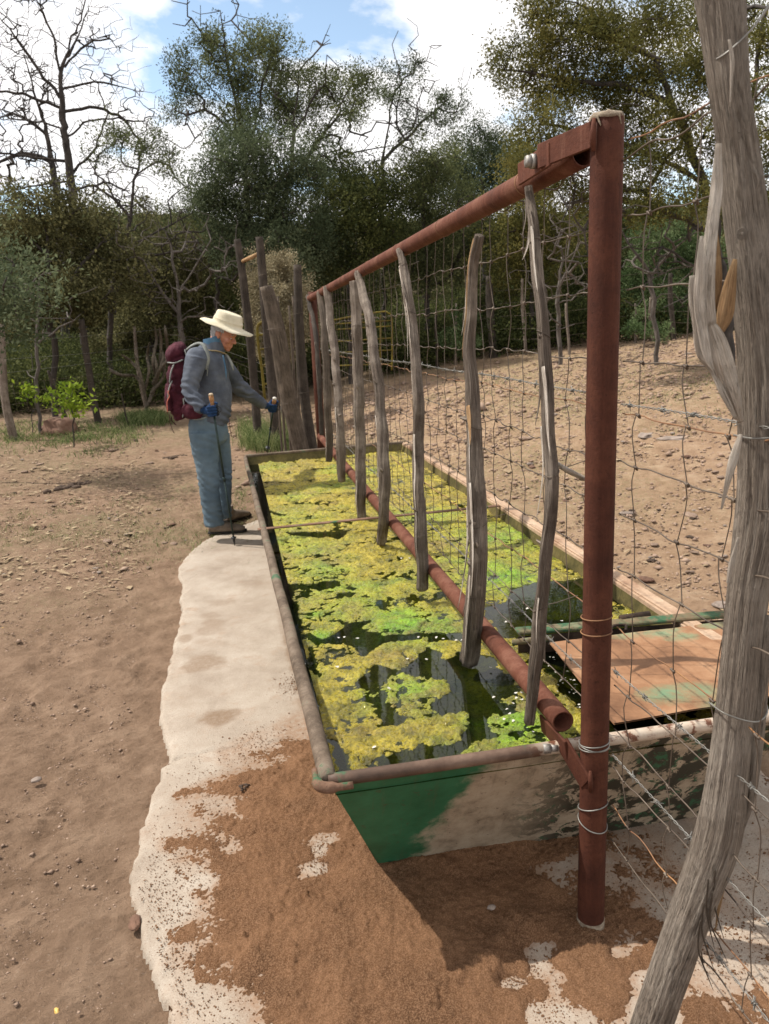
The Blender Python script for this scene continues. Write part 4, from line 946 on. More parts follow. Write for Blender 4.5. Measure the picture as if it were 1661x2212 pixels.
def blob_points(blobs, dist, rg_, dens, depth=.8, dj=0.):
    """blobs: (px, py, rx, ry[, extra metres back]) as seen from the camera; returns points on and in their volumes"""
    out = []
    for bq in blobs:
        px, py, rx, ry = bq[:4]; dd = dist+(bq[4] if len(bq) > 4 else rg_.normal()*dj)
        c_ = Dp(px, py, dd); k = np.dot(c_-CAM, _f)/F_; a, h_ = rx*k, ry*k; dp = depth*(a+h_)/2
        n = max(3, int(dens*a*h_*4)); u = rg_.normal(size=(n, 3)); u /= np.linalg.norm(u, axis=1)[:, None]; u *= (rg_.uniform(.25, 1, n)**.45)[:, None]
        fw = np.array([c_[0], c_[1], 0]); fw /= np.linalg.norm(fw); rt = np.array([fw[1], -fw[0], 0])
        out.append(c_+u[:, :1]*rt*a+u[:, 1:2]*fw*dp+np.c_[u[:, :2]*0, u[:, 2:]*h_])
    return np.vstack(out)
def path_d(pts, dist): return np.array([Dp(q[0], q[1], dist+(q[2] if len(q) > 2 else 0)) for q in pts])
def tree(name, cat, label, base, dist, trunks, blobs, leafm, barkm=BARK, seed=1, dens=9, nleaf=70, R=.26, size=.055, aspect=.5, tufts=4, step=.28, rmin=.007, rmax=.2, bare=(), bare_dens=5, wob=.25, depth=.8, group='trees and shrubs around the clearing', crown='crown', ex=.42, upb=.3, dj=.4):
    rg_ = np.random.default_rng(seed); seeds = []
    if trunks:
        for k, tr in enumerate(trunks):
            P = path_d(tr, dist)
            if k == 0:
                gp = P[0].copy(); gp[2] = float(g(gp[0], gp[1]))-.05; P = np.vstack([gp, P]) if P[0][2]-gp[2] > .1 else np.vstack([gp, P[1:]])
            seeds.append(P)
    else:
        c_ = Dp(base[0], base[1], dist); gp = onground(c_[0], c_[1]); seeds.append(np.array([gp-[0, 0, .05], gp+[.05, 0, .3]]))
    pts = blob_points(blobs, dist, rg_, dens*1.6, depth, dj) if blobs else np.zeros((0, 3))
    gz_ = g(pts[:, 0], pts[:, 1]) if len(pts) else np.zeros(0); pts = pts[pts[:, 2] > gz_+.05] if len(pts) else pts
    bp_ = blob_points(bare, dist, rg_, bare_dens, depth, dj) if len(bare) else np.zeros((0, 3))
    if len(bp_):
        k_ = 3 if len(pts) else 5
        bp_ = np.vstack([bp_]+[bp_+rg_.normal(size=bp_.shape)*.30 for _ in range(k_)])
    N, par, tips, ns = grow(seeds, np.vstack([pts, bp_]), step*.8, rg_, wob)
    r = radii(N, par, tips, rmin, rmax, ex, ns)
    r0 = seeds[0][0]; root = empty(name, (r0[0], r0[1], float(g(r0[0], r0[1]))), label, cat, group)
    V, F = wood_mesh(N, par, r, 6); mesh('trunk' if trunks else 'stems', V, F, barkm, root)
    if len(pts):
        hgt = pts[:, 2]; V, F, tn = leaves(pts, int(nleaf*4.6), R*1.05, size*.98, rg_, aspect*.8, int(tufts*2.0), upb)
        mesh(crown, V, F, leafm, root, attrs={'tint': tn}, smooth=False)
    return root

# dead tree on the left and its dead neighbour
rgd = np.random.default_rng(50)
tree('dead_tree', 'tree', 'large leafless dead tree with a thick dark trunk at upper left', None, 21,
     [[(185,760),(165,560),(157,415),(145,330),(134,250),(132,150),(150,100),(175,40),(190,-30)],
      [(134,170),(115,75),(90,25),(70,-20)], [(140,145),(180,100),(200,90),(235,85)], [(150,120),(175,60),(195,10)],
      [(128,210),(75,140),(40,90),(10,50),(-30,0)], [(150,380),(200,330),(222,280),(232,245),(215,200)], [(147,295),(190,260),(250,255),(300,262)],
      [(145,240),(200,230),(260,250),(300,300)], [(140,190),(210,175),(290,195)], [(135,235),(60,205),(-20,195)], [(140,280),(70,260),(-10,255)], [(155,350),(75,340),(0,330),(-60,340)], [(160,390),(80,400),(10,415)], [(160,410),(230,395),(290,420),(330,460)]],
     [], None, seed=51, bare=[(60,300,90,90),(50,380,90,60),(200,260,90,70),(240,330,80,60),(120,60,110,90),(230,130,70,70),(20,120,80,110),(60,200,90,60),(290,240,50,60),(190,370,70,50),(330,300,50,70),(30,40,60,60),(190,30,50,60)], bare_dens=9, rmin=.0034, rmax=.24, step=.18, wob=.18, ex=.46)
tree('dead_tree', 'tree', 'second leafless trunk leaning left behind the large dead tree', None, 25,
     [[(140,780),(130,480),(110,340),(95,260),(70,190),(55,120)], [(100,290),(40,250),(-20,230)], [(112,350),(60,330),(0,345)], [(85,230),(110,170),(120,100)]],
     [], None, seed=52, bare=[(40,300,70,80),(60,180,60,70),(20,390,70,50),(110,400,50,40)], bare_dens=8, rmin=.006, rmax=.22, step=.26, wob=.3, ex=.46)
tree('snag_juniper', 'tree', 'half dead juniper with a sparse tuft crown and a long arm reaching right', None, 17,
     [[(236,790),(240,640),(262,540),(280,475),(290,400),(302,355),(318,300),(330,262)], [(292,380),(330,345),(365,355),(385,392),(425,412),(460,430)], [(282,470),(240,420),(200,400)], [(262,545),(330,505),(400,470),(450,440)], [(245,640),(300,560),(330,552)]],
     [(250,300,42,26),(235,335,32,22),(345,318,34,28),(300,290,22,24),(375,340,26,24),(362,372,26,16),(258,280,26,16)], L_JUN, seed=53, dens=10, nleaf=46, R=.22, bare=[(330,420,80,40),(240,400,60,50),(330,520,80,50),(250,470,60,60),(280,600,70,60),(390,420,50,40),(200,480,50,50)], bare_dens=6, rmin=.0065, rmax=.15, wob=.3)
# big central trees
tree('tall_oak', 'tree', 'tall tree with an open spreading crown and bare twig tips, centre of the treeline', None, 18,
     [[(560,860),(548,600),(535,420),(520,300),(500,170),(482,90),(476,20)], [(534,400),(505,235),(460,195),(425,160),(400,130)], [(530,330),(560,240),(575,150),(600,90)], [(520,300),(450,240),(400,245),(375,235)], [(552,560),(610,440),(630,370),(632,260),(650,150),(700,100),(712,50)], [(632,300),(660,240),(700,180),(708,120)], [(625,400),(690,300),(735,230),(765,165)], [(690,300),(740,250),(790,230)], [(520,250),(505,120),(515,40),(500,-5)]],
     [(440,78,34,22),(405,140,36,36),(392,190,26,34),(470,110,36,44),(500,160,44,46),(560,120,44,48),(575,80,34,22),(610,110,30,44),(600,180,44,50),(645,170,40,40),(560,210,50,40),(385,235,28,18),(420,215,30,28),(500,235,40,30),(722,175,40,34),(760,160,28,24),(785,205,24,40),(745,215,44,34),(700,215,34,30),(660,230,40,36),(620,260,46,36),(560,280,50,36),(500,290,50,34),(680,285,40,30),(760,265,30,22),(455,150,26,36)],
     L_JUN, seed=54, dens=10.5, nleaf=58, R=.24, bare=[(480,40,20,36),(712,70,26,40),(430,50,40,30),(800,270,60,40),(450,270,70,40),(660,330,60,40),(700,360,70,40),(850,300,30,30),(505,0,30,30),(760,330,60,30)], bare_dens=4, rmin=.0065, rmax=.2, wob=.3, dj=.7)
tree('dense_juniper', 'tree', 'dense green juniper cone filling the middle below the open crown', None, 15.5,
     [[(600,905),(590,700),(585,500),(575,380),(560,300)]],
     [(500,330,44,40),(545,300,36,46),(470,370,50,36),(575,370,50,46),(520,400,66,50),(600,430,60,56),(560,470,80,50),(480,440,50,40),(640,490,56,60),(600,540,80,50),(520,520,60,50),(650,570,60,50),(450,420,34,30),(690,520,30,60),(610,330,40,44),(650,380,40,50)],
     L_JUN_B, seed=55, dens=13, nleaf=72, R=.25, size=.052, rmax=.16, dj=.3)
tree('slender_tree', 'tree', 'slender forked tree with a thin crown right of centre against the sky', None, 19,
     [[(835,800),(826,480),(828,340),(839,277),(850,204),(862,140)], [(830,345),(875,303),(926,252),(970,215)], [(850,204),(880,160),(885,120)], [(875,303),(850,250),(865,200)], [(905,270),(900,225),(915,190)]],
     [(820,160,26,20),(850,185,30,28),(888,170,32,22),(870,215,28,22),(832,215,22,30),(968,195,20,26),(985,222,18,24),(950,235,34,20),(915,262,34,22),(880,285,40,24),(960,268,26,18),(900,140,14,12)],
     L_JUN_B, seed=56, dens=10, nleaf=40, R=.20, bare=[(868,110,30,30),(930,200,40,30),(880,250,60,40),(960,260,50,30),(850,320,60,40)], bare_dens=5, rmin=.006, rmax=.15, wob=.3)
for (lab, dist, tr, bl, lm, sd, dn) in (
  ('round green juniper standing against the sky behind the sloping rail', 24, [[(1045,760),(1045,500),(1040,330)]], [(1040,300,40,32),(1000,335,40,36),(1075,330,40,40),(1030,370,70,44),(1095,380,44,44),(980,400,50,46),(1060,430,60,40),(1030,270,18,16)], L_JUN_B, 57, 9),
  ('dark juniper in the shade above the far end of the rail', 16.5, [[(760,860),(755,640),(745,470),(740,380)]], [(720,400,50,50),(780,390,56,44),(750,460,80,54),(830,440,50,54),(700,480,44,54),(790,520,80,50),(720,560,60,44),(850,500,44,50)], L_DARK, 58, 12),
  ('green juniper behind the middle of the sloping rail', 18, [[(925,820),(920,600),(915,420),(910,350)]], [(900,360,50,40),(950,360,50,36),(880,410,60,44),(950,420,70,46),(1010,450,50,40),(900,480,80,50),(980,510,80,50),(1040,520,50,50),(870,560,60,50),(950,580,70,40)], L_JUN, 59, 10),
  ('yellow green juniper behind the first peeled stick', 17, [[(1150,740),(1145,560),(1140,430)]], [(1120,450,50,50),(1180,440,50,44),(1150,520,70,50),(1090,520,50,50),(1210,520,50,50),(1160,590,70,40),(1100,600,50,40)], L_JUN_Y, 60, 10),
  ('olive leaved oak at the left edge under the dead tree', 15, [[(120,900),(115,760),(105,620),(100,480)], [(110,650),(190,560),(240,500)]], [(60,450,70,34),(140,455,60,36),(40,510,60,44),(120,520,80,44),(205,500,54,40),(235,555,44,44),(160,590,80,44),(60,590,70,46),(110,650,90,40),(210,640,60,44),(30,660,50,40),(285,600,30,50)], L_OAK, 61, 11),
  ('drab brushy tree just right of the olive oak', 18, [[(330,850),(325,700),(320,560)]], [(330,560,60,34),(400,540,50,40),(300,620,60,44),(380,620,70,44),(440,600,44,50),(340,690,80,40),(430,680,50,40),(300,740,60,34),(400,750,60,34),(250,720,50,40)], L_OAK, 62, 9),
  ('blue green juniper branch at the far left edge', 10, [[(-60,980),(-50,800),(-20,640)]], [(5,570,36,34),(25,620,30,34),(0,650,50,40),(40,655,24,20),(-30,600,50,60),(-20,700,40,30)], L_JUN_B, 63, 16),
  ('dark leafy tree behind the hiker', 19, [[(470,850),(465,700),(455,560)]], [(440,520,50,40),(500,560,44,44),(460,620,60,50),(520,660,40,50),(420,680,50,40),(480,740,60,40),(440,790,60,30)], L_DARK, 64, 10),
  ('sunlit green thicket tree beside the right fence posts', 17.5, [[(1440,750),(1435,640),(1430,520)]], [(1400,510,50,40),(1460,500,44,44),(1430,570,64,44),(1490,580,44,50),(1380,600,44,44),(1450,650,60,40),(1500,670,50,40),(1380,680,44,34),(1560,600,60,60),(1620,620,50,70)], L_SAGE, 65, 10),
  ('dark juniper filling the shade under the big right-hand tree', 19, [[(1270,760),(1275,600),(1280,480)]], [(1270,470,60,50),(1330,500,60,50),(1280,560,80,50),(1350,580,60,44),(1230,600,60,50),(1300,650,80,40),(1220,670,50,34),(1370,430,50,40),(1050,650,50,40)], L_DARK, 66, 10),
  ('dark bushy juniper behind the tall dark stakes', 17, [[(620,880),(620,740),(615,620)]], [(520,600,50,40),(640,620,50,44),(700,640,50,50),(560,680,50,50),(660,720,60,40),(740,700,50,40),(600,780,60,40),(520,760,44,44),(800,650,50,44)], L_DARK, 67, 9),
 ):
    tree('juniper' if 'oak' not in lab else 'oak_tree', 'tree', lab, None, dist, tr, bl, lm, seed=sd, dens=dn, nleaf=56, R=.27, size=.058, rmax=.15, dj=.4, aspect=.5 if 'oak' not in lab else .75)
# the big juniper overhanging the right side
tree('large_juniper', 'tree', 'biggest juniper, its dark limbs and olive foliage overhanging the upper right', None, 11.5,
     [[(1575,800),(1560,620),(1540,480),(1500,330),(1440,200),(1400,90),(1380,-40)], [(1540,480),(1600,330),(1630,160),(1650,20)], [(1520,400),(1400,330),(1290,290),(1180,270)], [(1450,220),(1340,180),(1230,170),(1120,150)], [(1420,130),(1320,80),(1220,50),(1150,40)], [(1560,620),(1450,540),(1360,535),(1300,545)], [(1500,330),(1560,220),(1540,80)], [(1540,500),(1420,450),(1300,420),(1220,440)], [(1605,320),(1700,250)]],
     [(1100,105,30,28),(1085,165,26,34),(1120,190,34,26),(1140,130,40,34),(1170,60,40,36),(1210,120,50,50),(1190,20,46,40),(1260,60,56,54),(1290,140,56,50),(1340,40,60,54),(1230,200,54,40),(1170,215,40,24),(1420,60,56,56),(1370,130,50,50),(1490,40,50,50),(1450,140,50,44),(1310,230,60,44),(1200,265,50,30),(1140,290,40,30),(1260,310,60,40),(1390,220,54,44),(1350,320,60,44),(1450,260,50,44),(1520,170,44,50),(1590,60,50,60),(1650,120,44,60),(1600,230,50,50),(1650,320,50,60),(1540,300,44,44),(1180,350,60,36),(1240,400,50,34),(1430,360,60,40),(1330,420,50,34),(1500,430,50,36),(1600,440,60,50),(1390,470,50,30),(1130,380,40,36)],
     L_JUN_Y, seed=70, dens=19, nleaf=88, R=.20, size=.042, rmax=.17, rmin=.006, step=.2, wob=.3, bare=[(1350,470,90,50),(1250,460,70,40),(1420,520,90,40),(1450,320,80,60),(1580,520,80,60)], bare_dens=8, dj=.5)
# pale dried-out shrub behind the stakes
tree('dry_shrub', 'shrub', 'pale tan dried shrub rising behind the tall dark stakes', (600, 850), 12.5, None,
     [(590,560,30,24),(575,600,34,34),(605,620,44,50),(590,680,50,50),(640,640,26,40),(600,740,50,40),(655,700,24,44),(560,650,26,40)], L_TAN, BARK_G, seed=71, dens=26, nleaf=95, R=.15, size=.035, rmin=.004, rmax=.03, depth=.8, dj=.1)
rgk = np.random.default_rng(404)
BK = [(30,440,30,'juniper between the two dead trunks on the hillside'),(215,432,33,'small juniper on the hillside right of the large dead trunk'),(300,440,29,'small round juniper on the hillside below the snag juniper'),(352,455,36,'far juniper left of the tall open tree'),(415,420,34,'far juniper in the gap beside the tall open tree'),(770,360,31,'far juniper right of the tall open tree'),(815,400,27,'far pointed juniper left of the slender forked tree'),(905,345,33,'far juniper behind the slender forked tree'),(985,300,30,'far juniper rising between slender tree and round juniper'),(1090,310,34,'far juniper right of the round green juniper'),(1150,340,29,'far juniper just behind the rail bracket'),(250,470,26,'bushy juniper low on the hillside at left'),(150,455,27,'bushy juniper at the foot of the large dead tree'),(700,330,30,'far juniper behind the right side of the tall open tree')]
for k, (px, py, dist, lb) in enumerate(BK):
    h_ = rgk.uniform(34, 52); bl = [(px+rgk.uniform(-8, 8), py-h_*.1, 15, 16)]+[(px+rgk.normal()*20, py+20+j*16+rgk.uniform(-6, 6), rgk.uniform(22, 36), rgk.uniform(16, 26)) for j in range(6)]
    tree('juniper', 'tree', lb, None, dist, [[(px, 700), (px+3, py+60), (px, py)]], bl, (L_JUN, L_JUN_B, L_OAK, L_JUN)[k % 4], seed=410+k, dens=5, nleaf=30, R=.42, size=.10, rmax=.15, step=.5, dj=.5)
for k, (lb, dist, tr, br, bm_) in enumerate((
  ('grey leafless brush tree in front of the olive oaks behind the hiker', 15, [[(395,870),(392,700),(380,600),(360,500)], [(385,640),(430,560),(455,520)], [(388,680),(330,600),(310,560)]], [(330,540,60,50),(400,500,60,50),(450,560,40,60),(360,620,60,50),(430,660,50,50)], BARK_G),
  ('tangle of pale dead twigs under the big juniper right of the corner post', 12.5, [[(1420,745),(1410,640),(1400,560)], [(1408,600),(1370,540),(1340,500)], [(1405,600),(1450,540),(1490,510)]], [(1380,490,70,40),(1450,470,60,40),(1400,550,60,40),(1480,550,40,50)], BARK_G),
  ('bare grey twigs between the nearest stick and the corner post', 14, [[(1210,768),(1205,640),(1215,560)], [(1207,620),(1240,560),(1250,520)]], [(1200,520,50,50),(1240,590,40,50),(1180,600,40,50),(1225,470,40,40)], BARK_G),
  ('dead brushy tree above the far stakes left of the rail', 16.5, [[(480,850),(470,700),(468,560),(440,440)], [(470,600),(520,520),(540,470)]], [(440,450,50,40),(500,480,50,50),(420,540,50,50),(520,560,40,50)], BARK),
  ('thin dark dead sapling by the left wire fence', 13.5, [[(82,900),(80,760),(84,640)]], [(80,650,40,50),(90,720,40,50),(60,600,30,40)], BARK_G))):
    tree('dead_tree', 'tree', lb, None, dist, tr, [], None, bm_, seed=300+k, bare=br, bare_dens=9, rmin=.0045, rmax=.07, step=.2, wob=.3, ex=.46)
# low brush
for k, (lab, base, dist, bl, lm, dn, sz) in enumerate((
  ('lime green sapling by the left wire fence', (150, 905), 11.8, [(150,830,26,14),(130,858,22,12),(165,868,28,12),(140,885,34,14),(175,892,22,10),(150,845,20,20)], L_LIME, 14, .085),
  ('bright green bush low behind the thick dark fence post', (1000, 770), 15.5, [(1000,700,26,30),(980,730,34,26),(1015,740,26,22),(995,760,34,16)], L_SAGE, 22, .045),
  ('yellowish shrub at the foot of the thicket on the right', (1390, 740), 15.5, [(1390,690,24,26),(1370,715,34,22),(1420,720,34,18)], L_SAGE, 20, .045),
  ('small green plant in the shade at the far left', (60, 880), 13.5, [(75,840,26,18),(55,860,30,16),(95,862,22,14)], L_LIME, 9, .075),
 )):
    tree('shrub', 'shrub', lab, base, dist, None, bl, lm, seed=80+k, dens=dn, nleaf=4 if lm is L_LIME else 34, R=.10, size=sz, aspect=.6, rmin=.003, rmax=.02, step=.12, tufts=3, dj=.15)
# far wooded hillside: one mass
rgw = np.random.default_rng(90); n = 2600
X_ = rgw.uniform(-45, 60, n*3); Y_ = rgw.uniform(26, 90, n*3); C_ = []
for x, y in zip(X_, Y_):
    if np.hypot(x, y) > 27 and len(C_) < n: C_.append((x, y, float(g(x, y))))
C_ = np.array(C_); hs = rgw.uniform(.9, 2.6, len(C_)); pts = []
for c_, h_ in zip(C_, hs):
    u = rgw.normal(size=(26, 3)); u /= np.linalg.norm(u, axis=1)[:, None]; pts.append(c_+[0, 0, h_*.5]+u*[h_*.55, h_*.55, h_*.55]*rgw.uniform(.5, 1, (26, 1)))
V, F, tn = leaves(np.vstack(pts), 12, .40, .26, rgw, .7, 3)
mesh('hillside_brush', V, F, L_OAK, attrs={'tint': tn}, smooth=False, kind='stuff', label='distant brush and small trees covering the hillside', cat='brush')
# close undergrowth just behind the fences: tangle of twigs and low leaves, one mass
pts = []
for k in range(1500):
    a = rgw.uniform(-.55, .72); d = rgw.uniform(16.5, 25); x, y = d*math.sin(a), d*math.cos(a)
    if x > -1 and x < 3 and d < 18: continue
    h_ = rgw.uniform(.3, 1.1); u = rgw.normal(size=(20, 3)); u /= np.linalg.norm(u, axis=1)[:, None]
    pts.append(np.array([x, y, float(g(x, y))+h_*.5])+u*[h_*.5, h_*.5, h_*.55]*rgw.uniform(.4, 1, (20, 1)))
V, F, tn = leaves(np.vstack(pts), 22, .22, .06, rgw, .6, 3)
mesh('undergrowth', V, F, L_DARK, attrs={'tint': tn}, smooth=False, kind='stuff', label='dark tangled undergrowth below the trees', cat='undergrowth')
# ------------------------------------------------------------------ stakes, gate and boundary fences behind the tank
def stake(name, pts, widths, dist, mat, lab, cat='stake', group=None, n=40, seed=0, wires=0, wm=None):
    P = [Dp(a, c_, dist) for a, c_ in pts]; w = [x*.82/2/F_*np.dot(p-CAM, _f) for x, p in zip(widths, P)]
    P = np.array(P); gzb = float(g(P[-1][0], P[-1][1]))-.04
    if P[-1][2] > gzb: P = np.vstack([P, [P[-1][0], P[-1][1], gzb]]); w = list(w)+[w[-1]]
    Q = smoothpath(np.c_[P, w], n)[::-1]; root = empty(name, (Q[0][0], Q[0][1], max(Q[0][2], gzb)), lab, cat, group)
    b = MB(); b.tube(Q[:, :3], Q[:, 3], 16, disp=lambda th, s: 1+.14*noise2(np.cos(th)*2+seed, np.sin(th)*2+s*1.5, 2.)+.08*noise2(np.cos(th)*6, np.sin(th)*6+s*2+seed, 3.)); b.build('shaft', mat, root)
    for k in range(wires):
        i = int(n*(k+.7)/(wires+.6)); i = min(i, n-1); th = np.linspace(0, 2*math.pi, 14); r_ = Q[i, 3]*1.12; b = MB()
        b.tube(np.array([(Q[i, 0]+r_*math.cos(a), Q[i, 1]+r_*math.sin(a), Q[i, 2]+.01*math.cos(a)) for a in th]), .002, 4, cap=False); b.build('wire_tie', wm or WIRE, root)
    return root, Q
G1 = 'rough wooden stakes beyond the far end of the tank'
stake('wooden_stake', [(575,618),(590,680),(606,760),(622,850),(640,930),(652,985)], [34,40,44,44,42,40], 8.1, WOOD_BR, 'thick brown stake leaning left with a slanted sawn top', group=G1, seed=1, wires=3)
stake('wooden_stake', [(642,572),(644,640),(648,740),(655,830),(664,900),(674,985)], [20,23,25,26,28,32], 8.4, WOOD_DK, 'tall dark brown stake just left of the far pipe post', group=G1, seed=2, wires=3)
_, QA = stake('wooden_stake', [(512,517),(522,580),(534,680),(543,760),(552,870)], [18,20,22,22,22], 10.8, WOOD_DK, 'left one of two tall dark stakes joined by a crosspiece', group=G1, seed=3)
_, QB = stake('wooden_stake', [(560,512),(566,580),(574,680),(584,780),(592,880)], [20,22,25,27,26], 10.4, WOOD_DK, 'right one of two tall dark stakes joined by a crosspiece', group=G1, seed=4, wires=3)
b = MB(); b.tube([Dp(520, 566, 10.8), Dp(540, 557, 10.6), Dp(562, 546, 10.4)], [.022, .026, .022], 10); b.build('crosspiece', SPLINTER_O, origin=Dp(540, 557, 10.6), label='short pale crosspiece nailed between the two tall dark stakes', cat='crosspiece')
for k, (a, c_, a2, c2_, w, lb) in enumerate(((606,690,628,960,9,'thin grey stick leaning beside the thick brown stake'), (600,640,612,900,7,'thin pale stick between the tall dark stakes and the brown stake'), (624,660,640,960,8,'thin stick squeezed between the brown stake and dark brown stake'), (588,700,604,900,6,'short thin stick right of the yellow hooped gate end'), (632,640,646,900,7,'thin bent stick close against the dark brown stake'))):
    stake('thin_stick', [(a, c_), ((a+a2)/2+3, (c_+c2_)/2), (a2, c2_)], [w*.7, w, w], 8.8+.1*k, WOOD_BR, lb, 'stick', 'thin sticks filling the gap between the stakes', 14, 10+k)
# yellow gate: hooped end seen left, panel seen through the mesh
YEL = rust_mat('faded_yellow_pipe', (.13, .10, .02), (.24, .19, .04), (.08, .05, .02), 0., 8.)
def gate(name, pts_list, bars, dist, lab, rr_=.017):
    P0 = Dp(pts_list[0][0][0], pts_list[0][0][1], dist); root = empty(name, onground(*Dp(pts_list[0][-1][0], pts_list[0][-1][1], dist)[:2]), lab, 'gate')
    for pl in pts_list:
        b = MB(); b.tube(smoothpath([Dp(q[0], q[1], dist+(q[2] if len(q) > 2 else 0)) for q in pl], 30), rr_, 10); b.build('gate_frame', YEL, root)
    for pl in bars:
        b = MB(); b.tube([Dp(q[0], q[1], dist+(q[2] if len(q) > 2 else 0)) for q in pl], rr_*.72, 8); b.build('gate_bar', YEL, root)
gate('pipe_gate', [[(572,862),(566,800),(560,760),(556,720),(558,702),(572,694),(590,692,.3)]], [[(557,724),(600,718,.5)], [(560,755),(606,750,.5)], [(564,790),(610,785,.5)], [(570,830),(610,826,.5)]], 11.2, 'hooped end of a yellow pipe gate between the two tall dark stakes', .02)
gate('pipe_gate', [[(846,800),(847,760),(846,690),(838,676),(820,674),(730,690,-.2),(722,700,-.2),(722,790,-.2)], [(822,680),(822,795)]], [[(726,712,-.2),(846,704)], [(726,738,-.2),(846,730)], [(726,762,-.2),(846,756)], [(726,790,-.2),(846,786)], [(726,700,-.2),(846,692)]], 13.5, 'yellow pipe gate panel with level bars seen through the wire mesh', .014)
# left boundary wire fence
LF = [((3,700),(6,800),(12,870),(30,950),9.,20,'leftmost crooked fence post at the left edge'), ((104,800),(120,850),(140,895),(152,932),0,9,'thin leaning fence stay beside the flat rock'), ((176,690),(186,760),(200,850),(213,915),0,17,'leaning dark fence post, thickest on the left wire fence'), ((290,705),(296,780),(306,840),(318,890),0,9,'pale-topped fence post behind the bare branching cactus'), ((436,690),(440,740),(446,790),(455,850),0,9,'dark fence post in shade just left of the hiker'), ((262,850),(266,870),(271,895),(277,918),0,4,'thin steel-like fence stay right of the thickest left post')]
base = []
for k, (a, b_, c_, d_, _, w, lb) in enumerate(LF):
    G_ = ground_at(*d_); dist = float(np.hypot(G_[0], G_[1])); base.append((lb, G_))
    stake('fence_post', [a, b_, c_, d_], [w*.8, w, w, w*1.1], dist, WOOD if k in (0, 3) else WOOD_DK, lb, 'fence post', 'posts of the left boundary fence', 24, 30+k)
lf = [b_[1] for b_ in base]; L0, L2, L3, L4 = lf[0], lf[2], lf[3], lf[4]
line = [L0+(L0-L2)*1.4, L0, L2, L3, L4, np.array([.55, 11.6, float(g(.55, 11.6))])]
rt = empty('boundary_wire_fence', (L2[0], L2[1], L2[2]), 'rusty stock wire strung between the posts on the left side', 'wire fence')
for k, h_ in enumerate((.12, .26, .40, .54, .68, .84, 1.0, 1.2, 1.45)):
    b = MB(); P = smoothpath([p+[0, -.03, h_+.02*math.sin(k*3+i)] for i, p in enumerate(line)], 60); b.tube(P, .0022, 4); b.build('line_wire', WIRE_G if k > 5 else WIRE, rt)
for k in range(44):
    u = (k+.5)/44*(len(line)-1); i = int(u); p = line[i]+(line[min(i+1, len(line)-1)]-line[i])*(u-i)
    b = MB(); b.tube([p+[0, -.03, .12], p+[.01, -.03, .5], p+[-.005, -.03, .84]], .0014, 4); b.build('stay_wire', WIRE, rt)
# right boundary fence
RF = [((1056,596),(1058,650),(1062,710),(1066,772),20,'thick dark leaning fence post seen between two nearest sticks'), ((1128,602),(1128,660),(1132,710),(1136,766),8,'thin crooked grey post right of the thick dark one'), ((942,672),(941,710),(943,750),(944,795),7,'thin dark post left of the shaggy stick'), ((1222,655),(1224,690),(1228,730),(1230,766),7,'slim post partly hidden by the corner pipe post'), ((1372,655),(1373,690),(1372,720),(1373,742),6,'first slim grey post right of the corner pipe post'), ((1406,640),(1404,680),(1408,710),(1410,738),9,'second slim grey post, slightly bowed, right of corner pipe post'), ((1448,590),(1448,640),(1452,690),(1455,735),13,'dark thick post standing under the green thicket at right'), ((1537,650),(1537,690),(1538,720),(1539,738),7,'slim dark post showing between bark strips and wire stay'), ((985,655),(985,700),(984,740),(984,790),6,'grey stay beside the shaggy stick'), ((1178,640),(1180,690),(1182,730),(1184,770),6,'faint thin stay just right of the nearest stick')]
rb = []
for k, (a, b_, c_, d_, w, lb) in enumerate(RF):
    G_ = ground_at(*d_); dist = float(np.hypot(G_[0], G_[1])); rb.append(G_)
    stake('fence_post', [a, b_, c_, d_], [w*.75, w, w, w*1.15], dist, WOOD_DK if k in (0, 2, 6, 7) else WOOD, lb, 'fence post', 'posts of the far right fence', 20, 60+k)
o_ = sorted(rb, key=lambda p: p[0]); rt = empty('boundary_wire_fence', o_[3], 'faint stock wire strung between the posts along the far dirt yard', 'wire fence')
line = [o_[0]+[-1.2, .3, 0]]+[o_[0], o_[2], o_[4], o_[7], o_[9]]+[o_[9]+[3.5, -.6, .3]]
for k, h_ in enumerate((.15, .35, .55, .8, 1.05, 1.3)):
    b = MB(); b.tube(smoothpath([p+[0, -.05, h_] for p in line], 50), .0022, 4); b.build('line_wire', WIRE, rt)
# flat rock, cane cholla
def rock(name, c_, size, seed, mat, lab=None, cat='rock', group=None, flat=.55, sub=12, sink=.25):
    th, ph = np.meshgrid(np.linspace(0, 2*math.pi, sub*2, endpoint=False), np.linspace(0, math.pi, sub))
    D_ = np.stack([np.sin(ph)*np.cos(th), np.sin(ph)*np.sin(th), np.cos(ph)], -1).reshape(-1, 3)
    rr_ = 1+.45*noise3(D_[:, 0]*1.3+seed, D_[:, 1]*1.3, D_[:, 2]*1.3)+.2*noise3(D_[:, 0]*3+seed, D_[:, 1]*3, D_[:, 2]*3)+.08*noise3(D_[:, 0]*8+seed, D_[:, 1]*8, D_[:, 2]*8)
    rr_ = np.minimum(rr_, 1.12); V = D_*rr_[:, None]*np.array(size)/2; V[:, 2] = np.clip(V[:, 2], -size[2]*.4, size[2]*.42)
    n = sub*2; F = []
    for i in range(sub-1):
        for j in range(n): F.append((i*n+j, (i+1)*n+j, (i+1)*n+(j+1) % n, i*n+(j+1) % n))
    a = seed*1.7; R2 = np.array([[math.cos(a), -math.sin(a), 0], [math.sin(a), math.cos(a), 0], [0, 0, 1]]); V = V@R2.T
    c_ = np.array(c_, float); return mesh(name, V+c_+[0, 0, size[2]*(.42-sink)], F, mat, None, origin=c_, label=lab, cat=cat, group=group)
ROCK_M = simple('red_rock', [(.3, (.085, .045, .028)), (.55, (.17, .092, .06)), (.8, (.30, .20, .145))], 5, .95, .01)
